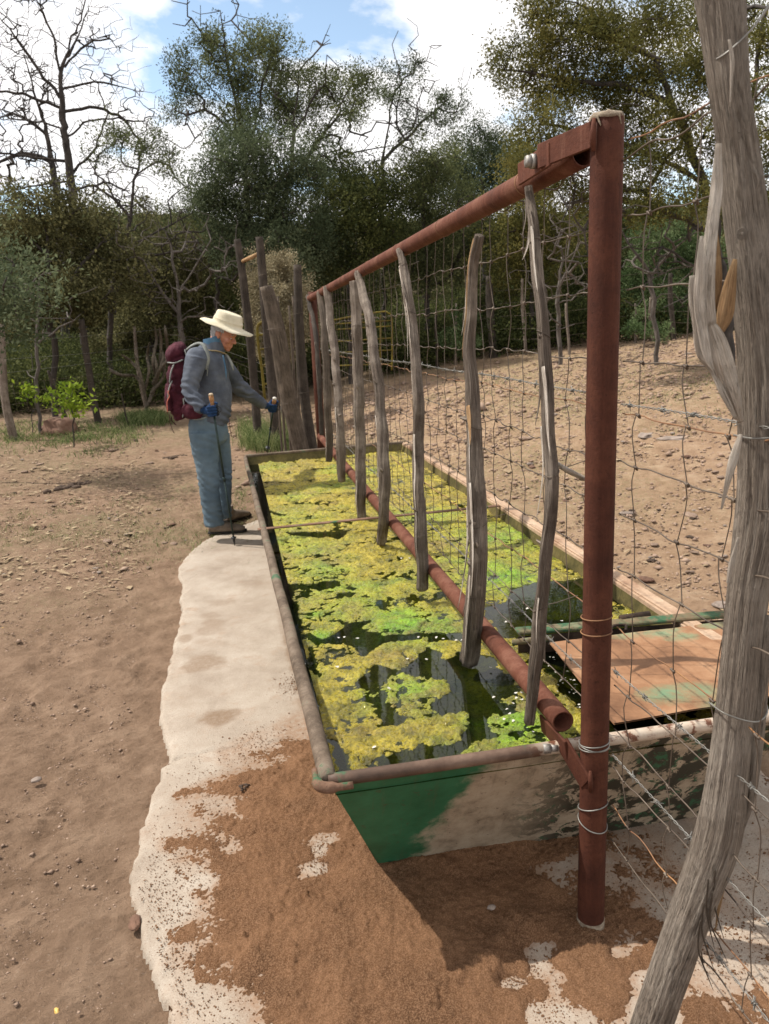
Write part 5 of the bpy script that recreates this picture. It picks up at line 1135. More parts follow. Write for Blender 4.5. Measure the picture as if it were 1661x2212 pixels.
ROCK_G = simple('grey_rock', [(.3, (.14, .11, .09)), (.55, (.28, .22, .18)), (.8, (.42, .35, .29))], 9, .95, .006)
p = ground_at(128, 936); rock('rock', p, (.62, .5, .42), 1.3, ROCK_M, 'triangular red rock at the foot of the left wire fence', flat=.6)
rgc = np.random.default_rng(77)
p = ground_at(316, 898); dd = float(np.hypot(p[0], p[1])); CH_M = simple('cholla_stem', [(.3, (.06, .045, .032)), (.6, (.15, .12, .085)), (.85, (.27, .23, .17))], 22, .95, .01)
root = empty('cholla_cactus', p, 'bare spiny branching cholla cactus with upturned arms behind the hiker', 'cactus')
for pl in (((316,898),(314,860),(306,820),(298,790),(290,762)), ((308,830),(290,812),(262,810),(240,800),(238,795)), ((316,880),(332,840),(345,800),(352,770),(346,745)), ((322,870),(336,830),(338,790),(330,752)), ((326,850),(352,815),(356,780),(362,750)), ((314,840),(322,800),(318,770),(322,740)), ((330,830),(348,792),(372,770),(378,740)), ((300,800),(282,780),(262,766)), ((336,810),(330,780),(338,735),(334,705)), ((350,800),(362,765),(358,720),(356,702)), ((345,790),(348,740),(344,708))):
    P = [Dp(a, c_, dd+rgc.uniform(-.25, .25)*(i > 0)) for i, (a, c_) in enumerate(pl)]
    b = MB(); b.tube(smoothpath(P, 26), [.026]*20+[.022, .019, .017, .014, .01, .006], 9, disp=lambda th, s: 1+.22*np.sin(th*5)*np.sin(s*60)+.15*noise2(th, s*9, 2.)); b.build('arm', CH_M, root)

# ------------------------------------------------------------------ loose things on the ground
def at_slab(px, py, h=0.): return Zp(px, py, h)
p = at_slab(78,1686,-.02)
rock('stone', p, (.038, .028, .018), 2.1, ROCK_G, 'small grey flat stone on the dusty left side', 'stone')
rock('stone', ground_at(201,1795), (.040, .036, .026), 3.3, simple('pink_rock', [(.3, (.22, .13, .11)), (.7, (.36, .25, .22))], 30, .9, .003), 'pinkish rounded stone left of the slab edge', 'stone')
rock('stone', ground_at(182,2142), (.048, .022, .02), 4.2, ROCK_G, 'long narrow pale stone low at bottom left', 'stone')
rock('stone', ground_at(700,1998), (.01, .01, .01), 4.9, ROCK_G, 'tiny dark pebble lying alone on the red sand', 'stone')
rock('stone', at_slab(1061,1961,.03), (.024, .018, .012), 5.5, ROCK_G, 'small pale pebble in the tank shadow on the sand', 'stone')
rock('stone', at_slab(292,1995,-.01), (.06, .035, .02), 6.5, ROCK_M, 'orange stone set into the broken slab edge', 'stone')
rock('stone', ground_at(1655,1130), (.2, .16, .1), 7.5, ROCK_G, 'pale rock at the far right edge beside the gnarled post', 'stone')
COB = ((1395,942,.32,.16,.05,'flat slab-like stone in the yard right of the corner post'), (1455,950,.3,.2,.05,'pale flat stone beside the flat slab-like stone'), (1382,700,.1,.1,.04,'x'), (1556,1306,.09,.05,.03,'pale stick-like stone near the cover plate lip'), (1575,1155,.22,.16,.08,'x'), (1190,1175,.1,.08,.05,'dark rock just beyond the tan rim'), (1215,1145,.06,.05,.04,'x'))
dk = simple('dark_clod', [(.3, (.05, .032, .022)), (.6, (.10, .066, .045)), (.85, (.17, .12, .085))], 18, 1., .012)
for k, (a, c_, sx_, sy_, sz_, lb) in enumerate(COB):
    if lb != 'x': rock('stone', ground_at(a, c_), (sx_, sy_, sz_), 8.+k, ROCK_G if k != 5 else dk, lb, 'stone')
# scattered stones and clods of the dirt yard: the larger ones as copies, the rest as gravel
rgs = np.random.default_rng(15); protos = []
DIRT_S = simple('dirt_stone', [(.3, (.20, .13, .09)), (.55, (.31, .215, .155)), (.8, (.44, .33, .25))], 3, .95, .02)
for k in range(6):
    protos.append(rock('stone', (0, 0, 0), (1, .75, .5), 20.+k*3.7, (DIRT_S, ROCK_M, DIRT_S, ROCK_G, DIRT_S, dk)[k], sub=8))
spots = []
while len(spots) < 200:
    px, py = rgs.uniform(880, 1661), rgs.uniform(745, 1330)
    q = ground_at(px, py)
    if q[0] > 1.85+.0*q[1] and q[1] < 15: spots.append((q, rgs.uniform(.02, .06)*(1+.06*q[1]), 'stone lying loose on the bare dirt of the yard beyond the tank', 'stones in the yard beyond the tank'))
while len(spots) < 300:
    px, py = rgs.uniform(0, 520), rgs.uniform(935, 1250)
    q = ground_at(px, py)
    if poly_sdf(slab_poly, q[0], q[1]) < -.05 and q[0] < -.3: spots.append((q, rgs.uniform(.015, .045)*(1+.05*q[1]), 'stone or clod lying loose on the trampled dirt left of the hiker', 'stones on the trampled dirt to the left'))
for k, (q, s_, lb, gr) in enumerate(spots):
    src = protos[k % 6]; o = src if k < 6 else src.copy()
    if k >= 6: COL.objects.link(o)
    o.location = (q[0], q[1], float(g(q[0], q[1]))+.005); s_ *= rgs.choice([.6, .8, 1., 1.7]); o.scale = (s_*rgs.uniform(.7, 1.6), s_*rgs.uniform(.6, 1.2), s_*rgs.uniform(.3, .8)); o.rotation_euler = (0, 0, rgs.uniform(0, 6.28)); tag(o, lb, 'stone', gr)
def scatter(name, N_, gen, size, mat, lab, cat, seed, flat=.6, zo=0.0, tri=False):
    r2 = np.random.default_rng(seed); P = []
    while len(P) < N_:
        x, y = gen(r2); P.append((x, y))
    P = np.array(P); z = g(P[:, 0], P[:, 1])+zo
    s_ = size[0]*np.exp(r2.normal(size=N_)*.45)*(1+size[1]*np.hypot(P[:, 0], P[:, 1]))
    if not tri:
        oc = np.array([(1,0,0),(0,1,0),(-1,0,0),(0,-1,0),(0,0,1),(0,0,-.4)], float); fc = np.array([(0,1,4),(1,2,4),(2,3,4),(3,0,4),(1,0,5),(2,1,5),(3,2,5),(0,3,5)])
        V = oc[None]*(1+.35*r2.normal(size=(N_, 6, 3))); V[..., 2] *= flat; V *= s_[:, None, None]
    else:
        oc = np.array([(1,0,0),(0,.4,.12),(-1,0,.05),(0,-.4,.1)], float); fc = np.array([(0,1,2),(0,2,3)])
        V = oc[None]*(1+.3*r2.normal(size=(N_, 4, 3))); V *= s_[:, None, None]
    a = r2.uniform(0, 6.28, N_); ca, sa = np.cos(a)[:, None], np.sin(a)[:, None]
    X2 = V[..., 0]*ca-V[..., 1]*sa; Y2 = V[..., 0]*sa+V[..., 1]*ca
    V = np.stack([X2+P[:, :1], Y2+P[:, 1:2], V[..., 2]+z[:, None]+s_[:, None]*.25], -1)
    F = (fc[None]+np.arange(N_)[:, None, None]*V.shape[1]).reshape(-1, 3)
    return mesh(name, V.reshape(-1, 3), F, mat, kind='stuff', label=lab, cat=cat, smooth=False)
def g_right(r2):
    while True:
        q = 1.8+14*r2.beta(1.1, 2.2); x = r2.uniform(1.75, 11); y = q
        if x < .35+y*.85+.9: return x, y
def g_left(r2):
    while True:
        y = .9+13*r2.beta(1.05, 2.); x = -r2.uniform(.25, 1.)*(1.1+y*.34)
        if poly_sdf(slab_poly, np.array(x), np.array(y)) < -.03: return x, y
def g_mid(r2): return r2.uniform(-.4, 3.5), r2.uniform(7.7, 15)
GR_M = simple('gravel', [(.3, (.17, .11, .075)), (.5, (.28, .19, .135)), (.75, (.40, .29, .215))], 5, .95, 0)
scatter('gravel', 26000, g_right, (.0030, .33), GR_M, 'gravel and small clods over the yard beyond the tank', 'gravel', 21)
scatter('gravel', 12000, g_left, (.0016, .42), GR_M, 'fine gravel and crumbs over the trampled dirt at left', 'gravel', 22)
scatter('gravel', 1500, g_mid, (.0045, .3), GR_M, 'gravel on the dirt behind the tank', 'gravel', 23)
LIT_M = simple('leaf_litter', [(.3, (.14, .09, .05)), (.55, (.30, .22, .13)), (.8, (.52, .42, .28))], 6, .9, 0)
def g_lfar(r2):
    while True:
        x, y = g_left(r2)
        if y > 5.2: return x, y
scatter('leaf_litter', 3000, g_lfar, (.010, .12), LIT_M, 'dry leaf litter on the dirt around the hiker', 'leaf litter', 24, tri=True, zo=.004)
scatter('leaf_litter', 1800, g_right, (.008, .14), LIT_M, 'dry leaf litter across the yard beyond the tank', 'leaf litter', 25, tri=True, zo=.004)
# crumbs of sand thrown over the concrete
r2 = np.random.default_rng(27); N_ = 8200; P = []
cn = [(np.array(Zp(a, c_, 0)[:2]), s_) for a, c_, s_ in ((470,1700,.10),(400,1850,.09),(350,1950,.08),(400,2060,.08),(450,2160,.1),(690,1850,.05),(1400,1940,.14),(1560,1950,.18),(1600,2080,.14),(1560,1850,.16),(1500,2050,.15),(560,1610,.07),(1210,2190,.07),(1120,2110,.05),(640,1480,.05))]
for k in range(N_):
    c_, s_ = cn[k % len(cn)]; P.append(c_+r2.normal(size=2)*s_*[1, 1.2])
P = np.array(P); s_ = .0018*np.exp(r2.normal(size=N_)*.35); V = np.array([(1,0,0),(0,1,0),(-1,0,0),(0,-1,0),(0,0,1)])[None]*(1+.3*r2.normal(size=(N_, 5, 3)))*s_[:, None, None]; V[..., 0] += P[:, :1]; V[..., 1] += P[:, 1:2]; V[..., 2] += .0015
keep = poly_sdf(slab_poly, P[:, 0], P[:, 1]) > .03; V = V[keep]
F = (np.array([(0,1,4),(1,2,4),(2,3,4),(3,0,4)])[None]+np.arange(len(V))[:, None, None]*5).reshape(-1, 3)
mesh('sand_crumbs', V.reshape(-1, 3), F, SAND_M, kind='stuff', label='coarse crumbs of red sand scattered over the concrete', cat='sand crumbs', smooth=False)
# manure heaps
for k, (a, c_, s_, lb) in enumerate(((370,990,.14,'small dark manure heap on the dirt left of the tank corner'), (392,985,.09,'smaller dark manure heap beside the first one left of the tank corner'), (140,1056,.24,'largest dark manure heap on the left dirt'), (178,1046,.15,'crumbled manure heap touching the largest heap'), (527,1700,.03,'dark clod on the sand near the tank corner'), (345,770,.2,'x'))):
    if lb == 'x': continue
    G_ = ground_at(a, c_) if c_ < 1500 else at_slab(a, c_, .012); rk = np.random.default_rng(200+k); b = MB()
    for j in range(14):
        u = rk.normal(size=2)*s_*.33; r_ = s_*rk.uniform(.12, .22); th, ph = np.meshgrid(np.linspace(0, 2*math.pi, 10, endpoint=False), np.linspace(0, math.pi, 6)); D_ = np.stack([np.sin(ph)*np.cos(th), np.sin(ph)*np.sin(th), np.cos(ph)*.7], -1).reshape(-1, 3)
        q = r_*(1+.5*noise3(D_[:, 0]*2+j, D_[:, 1]*2, D_[:, 2]*2+k)); F = [(i*10+t_, (i+1)*10+t_, (i+1)*10+(t_+1) % 10, i*10+(t_+1) % 10) for i in range(5) for t_ in range(10)]
        b.add(D_*q[:, None]+[G_[0]+u[0], G_[1]+u[1], G_[2]+r_*.3], F)
    b.build('manure_heap', dk, origin=G_, label=lb, cat='manure')
# yellow corn kernels / fallen leaves
YK = simple('yellow_kernel', [(.3, (.45, .26, .06)), (.6, (.62, .42, .12)), (.8, (.70, .58, .35))], 60, .5, 0)
for k, (a, c_, s_, lb) in enumerate(((123,2186,.022,'biggest yellow kernel at the bottom left corner'), (138,1892-310,.014,'yellow kernel left of the slab crack'), (215,1752,.011,'yellow kernel above the pinkish stone'), (117,2008,.010,'small pale kernel low on the left dirt'), (118,1358,.012,'pale kernel level with the slab bend'), (6,1357,.014,'yellow kernel at the very left edge'), (240,1890,.010,'x'))):
    if lb == 'x': continue
    G_ = ground_at(a, c_); rock('corn_kernel', G_, (s_, s_*.6, s_*.45), 40+k*1.3, YK, lb, 'kernel', sub=8, sink=.1)
# white petals floating on the water
PET = simple('petal_white', [(.3, (.40, .37, .30)), (.7, (.60, .57, .50))], 30, .9, 0, spec=.05)
rp = np.random.default_rng(31)
u = np.linspace(0, 2*math.pi, 12, endpoint=False); V = [(0, 0, .12)]+[(math.cos(a)*(.7+.3*math.cos(a)), math.sin(a)*.55, .10+.18*math.sin(a*2)) for a in u]; F = [(0, 1+i, 1+(i+1) % 12) for i in range(12)]
pet = mesh('petal', V, F, PET)
spots = [(1093,1535),(1068,1512),(1100,1548),(1110,1560),(1090,1558),(1115,1500),(1126,1500),(1118,1512),(1105,1525),(1127,1517),(1068,1625),(1062,1632),(1150,1586),(945,1380),(955,1385),(880,1428),(890,1429),(920,1427),(838,1490),(842,1494),(735,1382),(745,1378),(770,1384),(985,1385),(995,1388),(1140,1320),(1210,1345),(1095,1345),(1150,1260),(805,1620),(1060,1447),(990,1300),(870,1210),(876,1213),(882,1208),(1120,1170),(1128,1173),(660,1440),(730,1443),(905,1380)]
A_, B_, C2_ = (1180,1440), (1250,1530), (1220,1460)
for k in range(44): spots.append((1155+rp.uniform(0, 1)*100+rp.uniform(-12, 12), 1395+rp.uniform(0, 1)*0, 1))
pk = 0
for s_ in spots:
    if len(s_) == 3:
        t_ = rp.uniform(0, 1); a, c_ = 1160+t_*90+rp.uniform(-8, 34), 1405+t_*135+rp.uniform(-22, 22)
        grp, lb = 'petals in the dark gap beside the cover plate', 'white petal floating in the dark gap beside the rusty cover plate'
    else: a, c_ = s_[0]+rp.uniform(-3, 3), s_[1]+rp.uniform(-2, 2); grp, lb = 'petals on the open water and algae', 'white petal floating on the open water and algae'
    q = Zp(a, c_, WL+.004); o = pet if pk == 0 else pet.copy()
    if pk: COL.objects.link(o)
    pk += 1; z_ = rp.uniform(.004, .0075)*(1.4 if grp.startswith('petals on') else 1.)
    o.location = (q[0], q[1], WL+(.004 if grp.startswith('petals in') else .012)); o.scale = (z_, z_, z_*.5); o.rotation_euler = (rp.uniform(-.3, .3), rp.uniform(-.3, .3), rp.uniform(0, 6.28)); tag(o, lb, 'petal', grp)
# grass
def blades(name, centers, per, h, spread, mat, lab, seed, wid=.0035, lean=.5):
    r3 = np.random.default_rng(seed); C3 = np.repeat(np.array(centers), per, 0); n = len(C3)
    C3 = C3+np.c_[r3.normal(size=(n, 2))*spread, np.zeros(n)]; C3[:, 2] = g(C3[:, 0], C3[:, 1])
    hh_ = h*r3.uniform(.4, 1.2, n)[:, None]; d = r3.normal(size=(n, 2))*lean; D3 = np.c_[d, np.ones(n)]; a = r3.uniform(0, 6.28, n); W3 = np.c_[np.cos(a), np.sin(a), a*0]*wid
    m_ = C3+D3*hh_*.55*np.array([.6, .6, 1]); t_ = C3+D3*hh_*np.array([1.2, 1.2, .95])
    V = np.stack([C3-W3, C3+W3, m_+W3*.8, t_, m_-W3*.8], 1).reshape(-1, 3); i = np.arange(n)[:, None]*5
    F = np.vstack([np.c_[i, i+1, i+2, i+4], np.c_[i+4, i+2, i+3, i+3]])
    F = [tuple(f) for f in np.c_[i, i+1, i+2, i+4]]+[tuple(f) for f in np.c_[i+4, i+2, i+3]]
    return mesh(name, V, F, mat, kind='stuff', label=lab, cat='grass', smooth=False, attrs={'tint': np.repeat(r3.uniform(0, 1, n), 5)})
GRASS = leaf_mat('grass_green', (.045, .07, .02), (.11, .16, .05), (.26, .28, .12), .3)
GRASS_D = leaf_mat('grass_dry', (.12, .10, .045), (.26, .22, .11), (.42, .36, .22), .2)
rq = np.random.default_rng(61)
cs_ = []
for k in range(70):
    p = ground_at(rq.uniform(530, 640), 955+rq.uniform(-28, 22)); cs_.append(p)
blades('grass', cs_, 55, .26, .07, GRASS, 'clump of green and straw grass at the far left corner of the tank', 62, .003, .45)
cs_ = [ground_at(rq.uniform(600, 650), 940+rq.uniform(-20, 30)) for k in range(20)]
blades('grass', cs_, 40, .36, .06, GRASS_D, 'dry straw stalks among the stakes beyond the tank', 63, .0022, .4)
cs_ = [ground_at(rq.uniform(262, 362), 912+rq.uniform(-14, 8)) for k in range(60)]
blades('grass', cs_, 45, .17, .09, GRASS, 'green grass around the foot of the cholla', 64, .004)
cs_ = [ground_at(rq.uniform(0, 300), 938+rq.uniform(-26, 14)+(rq.uniform(0, 40) if k % 3 == 0 else 0)) for k in range(170)]
blades('grass', cs_, 26, .09, .14, GRASS, 'short grass along the left wire fence', 65, .004, .7)
cs_ = []
for k in range(420):
    a, c_ = rq.uniform(0, 560), rq.uniform(1040, 1240)
    if rq.uniform() < np.exp(-((c_-1140)/55)**2)+.12: cs_.append(ground_at(a, c_))
blades('grass', cs_, 9, .035, .08, GRASS_D, 'sparse dry grass tufts on the dirt left of the hiker', 66, .0022, .9)
blades('grass', cs_[::3], 12, .04, .05, GRASS, 'sparse short green tufts on the dirt left of the hiker', 67, .0022, .9)
cs_ = [ground_at(rq.uniform(930, 1660), 835+rq.normal()*38) for k in range(420)]
cs_ = [c_ for c_ in cs_ if c_[1] > 3]
blades('grass', cs_, 12, .035, .14, GRASS, 'thin green grass flush across the yard beyond the tank', 68, .003, 1.)
blades('grass', [ground_at(rq.uniform(505, 545), rq.uniform(1060, 1110)) for k in range(14)], 18, .05, .04, GRASS, 'short green tufts between the hiker and the tank rim', 69, .002, .8)
# ------------------------------------------------------------------ the hiker
def loft(secs, n=28, yv=(0, 1, 0), caps=True, m_=None, sq=1.0):
    """secs: (centre xyz, half width across, half depth along Y) -> closed surface"""
    A = np.array([list(c_)+[a, b_] for c_, a, b_ in secs], float); A = smoothpath(A, m_ or len(secs)*5)
    P = A[:, :3]; T = np.gradient(P, axis=0); T /= np.linalg.norm(T, axis=1)[:, None]
    Yv = np.array(yv, float); S_ = Yv-T*(T@Yv)[:, None]; S_ /= np.linalg.norm(S_, axis=1)[:, None]; Nn = np.cross(T, S_)
    th = np.linspace(0, 2*math.pi, n, endpoint=False); c_, s_ = np.cos(th), np.sin(th)
    c_ = np.sign(c_)*np.abs(c_)**sq; s_ = np.sign(s_)*np.abs(s_)**sq
    V = P[:, None]+Nn[:, None]*(A[:, 3:4]*c_)[..., None]+S_[:, None]*(A[:, 4:5]*s_)[..., None]
    V = V.reshape(-1, 3); F = []; k = len(P)
    for i in range(k-1):
        for j in range(n): F.append((i*n+j, i*n+(j+1) % n, (i+1)*n+(j+1) % n, (i+1)*n+j))
    if caps:
        V = np.vstack([V, P[0], P[-1]])
        for j in range(n): F.append((k*n, (j+1) % n, j)); F.append((k*n+1, (k-1)*n+j, (k-1)*n+(j+1) % n))
    return V, F
def ellipsoid(c_, r_, M=None, n=20):
    th, ph = np.meshgrid(np.linspace(0, 2*math.pi, n, endpoint=False), np.linspace(0, math.pi, n//2+1))
    V = np.stack([np.sin(ph)*np.cos(th), np.sin(ph)*np.sin(th), np.cos(ph)], -1).reshape(-1, 3)*np.array(r_)
    if M is not None: V = V@np.asarray(M).T
    F = [(i*n+j, (i+1)*n+j, (i+1)*n+(j+1) % n, i*n+(j+1) % n) for i in range(n//2) for j in range(n)]
    return V+np.array(c_), F
def capsule(p, q, r0, r1, n=14):
    p, q = np.array(p, float), np.array(q, float); d = q-p; L = np.linalg.norm(d)+1e-9; d /= L
    P = []; R3 = []
    for a in np.linspace(-math.pi/2+.15, 0, 4): P.append(p+d*r0*math.sin(a)); R3.append(r0*math.cos(a))
    for a in np.linspace(0, math.pi/2-.15, 4): P.append(q+d*r1*math.sin(a)); R3.append(r1*math.cos(a))
    V, F, _ = tube(np.array(P), R3, n); return V, F
def fuse(parts, voxel, smooth_it=4, disp=None):
    b = MB()
    for V, F in parts: b.add(V, F)
    me = bpy.data.meshes.new('tmp'); me.from_pydata(np.concatenate(b.V).tolist(), [], b.F); o = bpy.data.objects.new('tmp', me); COL.objects.link(o)
    md = o.modifiers.new('r', 'REMESH'); md.mode = 'VOXEL'; md.voxel_size = voxel; md.use_smooth_shade = True
    if smooth_it: s_ = o.modifiers.new('s', 'SMOOTH'); s_.iterations = smooth_it; s_.factor = .5
    dg = bpy.context.evaluated_depsgraph_get(); dg.update(); ev = o.evaluated_get(dg); m2 = ev.to_mesh()
    V = np.empty(len(m2.vertices)*3); m2.vertices.foreach_get('co', V); V = V.reshape(-1, 3)
    Nn = np.empty(len(m2.vertices)*3, dtype=np.float32); m2.vertices.foreach_get('normal', Nn); Nn = Nn.reshape(-1, 3)
    F = [tuple(p.vertices) for p in m2.polygons]; ev.to_mesh_clear(); bpy.data.objects.remove(o); bpy.data.meshes.remove(me)
    if disp is not None: V = V+Nn*disp(V)[:, None]
    return V, F
def fab(name, stops, rough=.95, scale=9, bump=.003, bs=400):
    return simple(name, stops, scale, rough, bump, bs, spec=.15)
SKIN = simple('skin', [(.3, (.30, .115, .07)), (.6, (.44, .20, .13)), (.8, (.52, .27, .19))], 22, .55, .001)
HAIR = simple('grey_hair', [(.3, (.20, .19, .18)), (.7, (.45, .43, .41))], 60, .8, .003)
FLEECE = fab('slate_fleece', [(.3, (.060, .068, .086)), (.55, (.098, .110, .134)), (.8, (.155, .168, .19))])
DENIM = fab('faded_denim', [(.25, (.060, .092, .120)), (.52, (.112, .155, .185)), (.8, (.21, .255, .28))], scale=3.5)
SHIRT = fab('blue_shirt', [(.3, (.04, .09, .16)), (.7, (.10, .19, .27))])
MAROON = fab('maroon_pack_cloth', [(.3, (.022, .005, .009)), (.55, (.060, .012, .020)), (.8, (.125, .034, .045))], .8)
STRAPM = fab('pale_grey_strap', [(.3, (.15, .16, .15)), (.7, (.32, .33, .30))])
GLOVE = fab('blue_glove', [(.3, (.008, .020, .055)), (.7, (.025, .058, .135))])
GLOVE_B = fab('black_glove_palm', [(.3, (.008, .009, .011)), (.7, (.03, .032, .036))])
HATM = fab('cream_canvas_hat', [(.3, (.44, .385, .27)), (.55, (.60, .54, .405)), (.8, (.70, .64, .50))], scale=6)
SHOE = fab('brown_suede_boot', [(.3, (.09, .068, .050)), (.55, (.19, .15, .115)), (.8, (.30, .25, .20))], scale=14)
SOLE = fab('dark_rubber_sole', [(.3, (.012, .011, .010)), (.7, (.04, .036, .032))])
CORK = fab('cork_grip', [(.3, (.20, .09, .035)), (.6, (.36, .19, .085)), (.8, (.48, .30, .16))], .7, 40)
POLE_M = simple('dark_pole', [(.3, (.012, .022, .020)), (.7, (.035, .055, .045))], 30, .4, 0, metal=.5)
PLAST = simple('black_plastic', [(.3, (.010, .010, .011)), (.7, (.025, .025, .028))], 30, .5, 0)
Y0_ = 6.40; K_ = 6.62/F_      # metres per photo pixel at his distance
def Q_(px, py, dy=0.): return Yp(px, py, Y0_+dy)
def sec(px, py, dy, hw, hd): return (Q_(px, py, dy), hw*K_, hd)
def folds(f, amp, st=(1, 1, 1), s=0.):
    return lambda V: amp*(noise3(V[:, 0]*f*st[0]+s, V[:, 1]*f*st[1], V[:, 2]*f*st[2])+.5*noise3(V[:, 0]*f*2.3*st[0]+s, V[:, 1]*f*2.3*st[1], V[:, 2]*f*2.3*st[2]))
person = empty('person', (*Q_(478, 1140)[:2], 0.), 'hiker in cream sun hat, slate fleece and faded jeans looking down at the tank', 'person')
# head frame
yw, pt_ = R_(-22), R_(24)
hf = np.array([math.cos(yw)*math.cos(pt_), math.sin(yw)*math.cos(pt_), -math.sin(pt_)]); hl = np.array([-math.sin(yw), math.cos(yw), 0.]); hu = np.cross(hf, hl)
HM = np.stack([hf, hl, hu], 1); hc = Q_(482, 722)
def hp(f_, l_, u_): return hc+hf*f_+hl*l_+hu*u_
arms = dict(near=[(424,772,-.20,20,.082),(418,800,-.22,19,.078),(411,835,-.25,17,.068),(414,852,-.28,16,.064),(428,872,-.34,13.5,.052),(440,885,-.38,11.5,.044)],
            far=[(474,780,.17,20,.078),(492,800,.20,18,.07),(514,832,.27,17,.066),(530,846,.32,15.5,.06),(552,862,.40,13,.052),(571,875,.46,10.5,.042)])
thin = lambda a, k, kw=.5: [(q[0], q[1], q[2], q[3]*kw, q[4]*kw) for q in a]
handN, handF = Q_(452, 889, -.40), Q_(584, 884, .49)
body = [ellipsoid(hp(0, 0, .02), (.098, .077, .105), HM), ellipsoid(hp(.028, 0, -.055), (.064, .057, .058), HM), ellipsoid(hp(.070, 0, -.094), (.022, .024, .020), HM),
        capsule(hp(.088, 0, .008), hp(.112, 0, -.026), .008, .0125), capsule(hp(.100, -.012, -.033), hp(.100, .012, -.033), .009, .009),
        capsule(hp(.082, -.034, .020), hp(.082, .034, .020), .013, .013), capsule(hp(.088, -.018, -.060), hp(.088, .018, -.060), .0085, .0085), capsule(hp(.087, -.016, -.072), hp(.087, .016, -.072), .0085, .0085),
        ellipsoid(hp(.062, -.038, -.025), (.03, .026, .03), HM), ellipsoid(hp(.062, .038, -.025), (.03, .026, .03), HM),
        ellipsoid(hp(-.008, -.080, -.012), (.020, .010, .032), HM), ellipsoid(hp(-.008, .080, -.012), (.020, .010, .032), HM), ellipsoid(hp(-.012, -.086, .002), (.022, .006, .020), HM),
        capsule(hp(-.03, 0, -.05), Q_(458, 768), .058, .062),
        loft([sec(456,762,0,26,.10), sec(453,790,0,24,.12), sec(457,840,0,25,.11), sec(454,900,0,25,.11), sec(450,940,0,27,.12), sec(450,955,0,22,.10)])]
for a in arms.values(): body.append(loft([sec(*q) for q in thin(a, 0)]))
body += [ellipsoid(handN, (.02, .02, .02)), capsule(Q_(440, 885, -.38), handN, .022, .018), capsule(Q_(568, 873, .45), Q_(573, 877, .465), .014, .010)]
LEG = dict(near=[(443,935,-.09,32,.105),(443,965,-.10,29,.098),(447,1000,-.11,24,.088),(450,1030,-.12,21.5,.082),(454,1070,-.12,20,.078),(460,1110,-.11,20.5,.082),(463,1134,-.11,20.5,.084)],
           far=[(468,940,.09,27,.098),(475,970,.11,23,.09),(481,1005,.13,19,.082),(484,1035,.14,16.5,.078),(484,1070,.15,15.5,.076),(484,1100,.14,15,.084),(484,1117,.14,15,.086)])
for a in LEG.values(): body.append(loft([sec(*q) for q in thin(a, 0, .55)]))
V, F = fuse(body, .0055, 3)
mesh('body', V, F, SKIN, person)
for s_ in (-1, 1):
    V, F = ellipsoid(hp(.079, s_*.031, -.003), (.0105, .0115, .0070), HM, 12); ey = mesh('eye', V, F, simple('eye_white', [(.3, (.5, .47, .44)), (.7, (.6, .57, .54))], 10, .3, 0), person)
    V, F = ellipsoid(hp(.0872, s_*.031, -.006), (.0035, .0065, .0052), HM, 10); mesh('iris', V, F, PLAST, ey)
    b = MB(); b.tube(smoothpath([hp(.094, s_*.016, .024), hp(.094, s_*.032, .030), hp(.084, s_*.048, .024)], 8), [.002, .003, .0035, .0035, .0035, .003, .0025, .0015], 6); b.build('eyebrow', HAIR, person)
# hair: shell over the back and sides under the hat
V, F = ellipsoid((0, 0, 0), (.104, .083, .112), None, 48); loc = V.copy(); V = V+.0022*np.random.default_rng(3).normal(size=V.shape)
keep = (loc[:, 0] < .028-.25*np.clip(-loc[:, 2], 0, 1)*2) & (loc[:, 2] > -.078+.4*np.clip(loc[:, 0], 0, 1)) & ~((np.abs(loc[:, 0]+.008) < .022) & (loc[:, 2] < -.004) & (loc[:, 2] > -.07) & (np.abs(loc[:, 1]) > .05))
F = [f for f in F if all(keep[i] for i in f)]; used = sorted({i for f in F for i in f}); rm = {v: i for i, v in enumerate(used)}
V = (V[used]+[0, 0, .02])@HM.T+hc; F = [tuple(rm[i] for i in f) for f in F]
mesh('hair', np.vstack([V, V-(V-hc)*.03]), F+[tuple(i+len(V) for i in f[::-1]) for f in F], HAIR, person)
# hat
yw2, pt2 = R_(-22), R_(21); tf = np.array([math.cos(yw2)*math.cos(pt2), math.sin(yw2)*math.cos(pt2), -math.sin(pt2)]); tl = np.array([-math.sin(yw2), math.cos(yw2), 0.]); tu = np.cross(tf, tl)
TMx = np.stack([tf, tl, tu], 1); tc_ = Q_(490, 705)
n = 56; th = np.linspace(0, 2*math.pi, n, endpoint=False)
prof = [(.222, .185, -.004), (.222, .185, .001), (.18, .155, .006), (.14, .122, .010), (.122, .106, .016), (.118, .101, .024), (.115, .099, .040), (.117, .101, .044), (.114, .098, .048), (.108, .093, .07), (.102, .088, .092), (.095, .083, .103), (.082, .072, .107), (.05, .045, .103), (.0, .0, .101)]
under = [(.222, .185, -.004), (.18, .155, .002), (.14, .122, .006), (.112, .096, .008), (.105, .09, .03), (.09, .08, .09), (0, 0, .094)]
def hatsurf(pr_):
    V = []
    for a, b_, z_ in pr_:
        w = max(0, (a-.12)/.10); c_, s_ = np.cos(th), np.sin(th)
        dz = w*(-.006*np.abs(s_)**2-.006*np.clip(c_, 0, 1)+.004*np.sin(3*th+1)+.003*np.sin(7*th)); cr = .006*noise2(c_*3+z_*20, s_*3, 4.)
        V.append(np.stack([c_*(a*(1-.03*w)+cr*(a > .01)), s_*(b_*(1-.06*w)+cr*(a > .01)), z_+dz+.0*c_], 1))
    return np.vstack(V)@TMx.T+tc_
V = hatsurf(prof); F = [(i*n+j, i*n+(j+1) % n, (i+1)*n+(j+1) % n, (i+1)*n+j) for i in range(len(prof)-1) for j in range(n)]
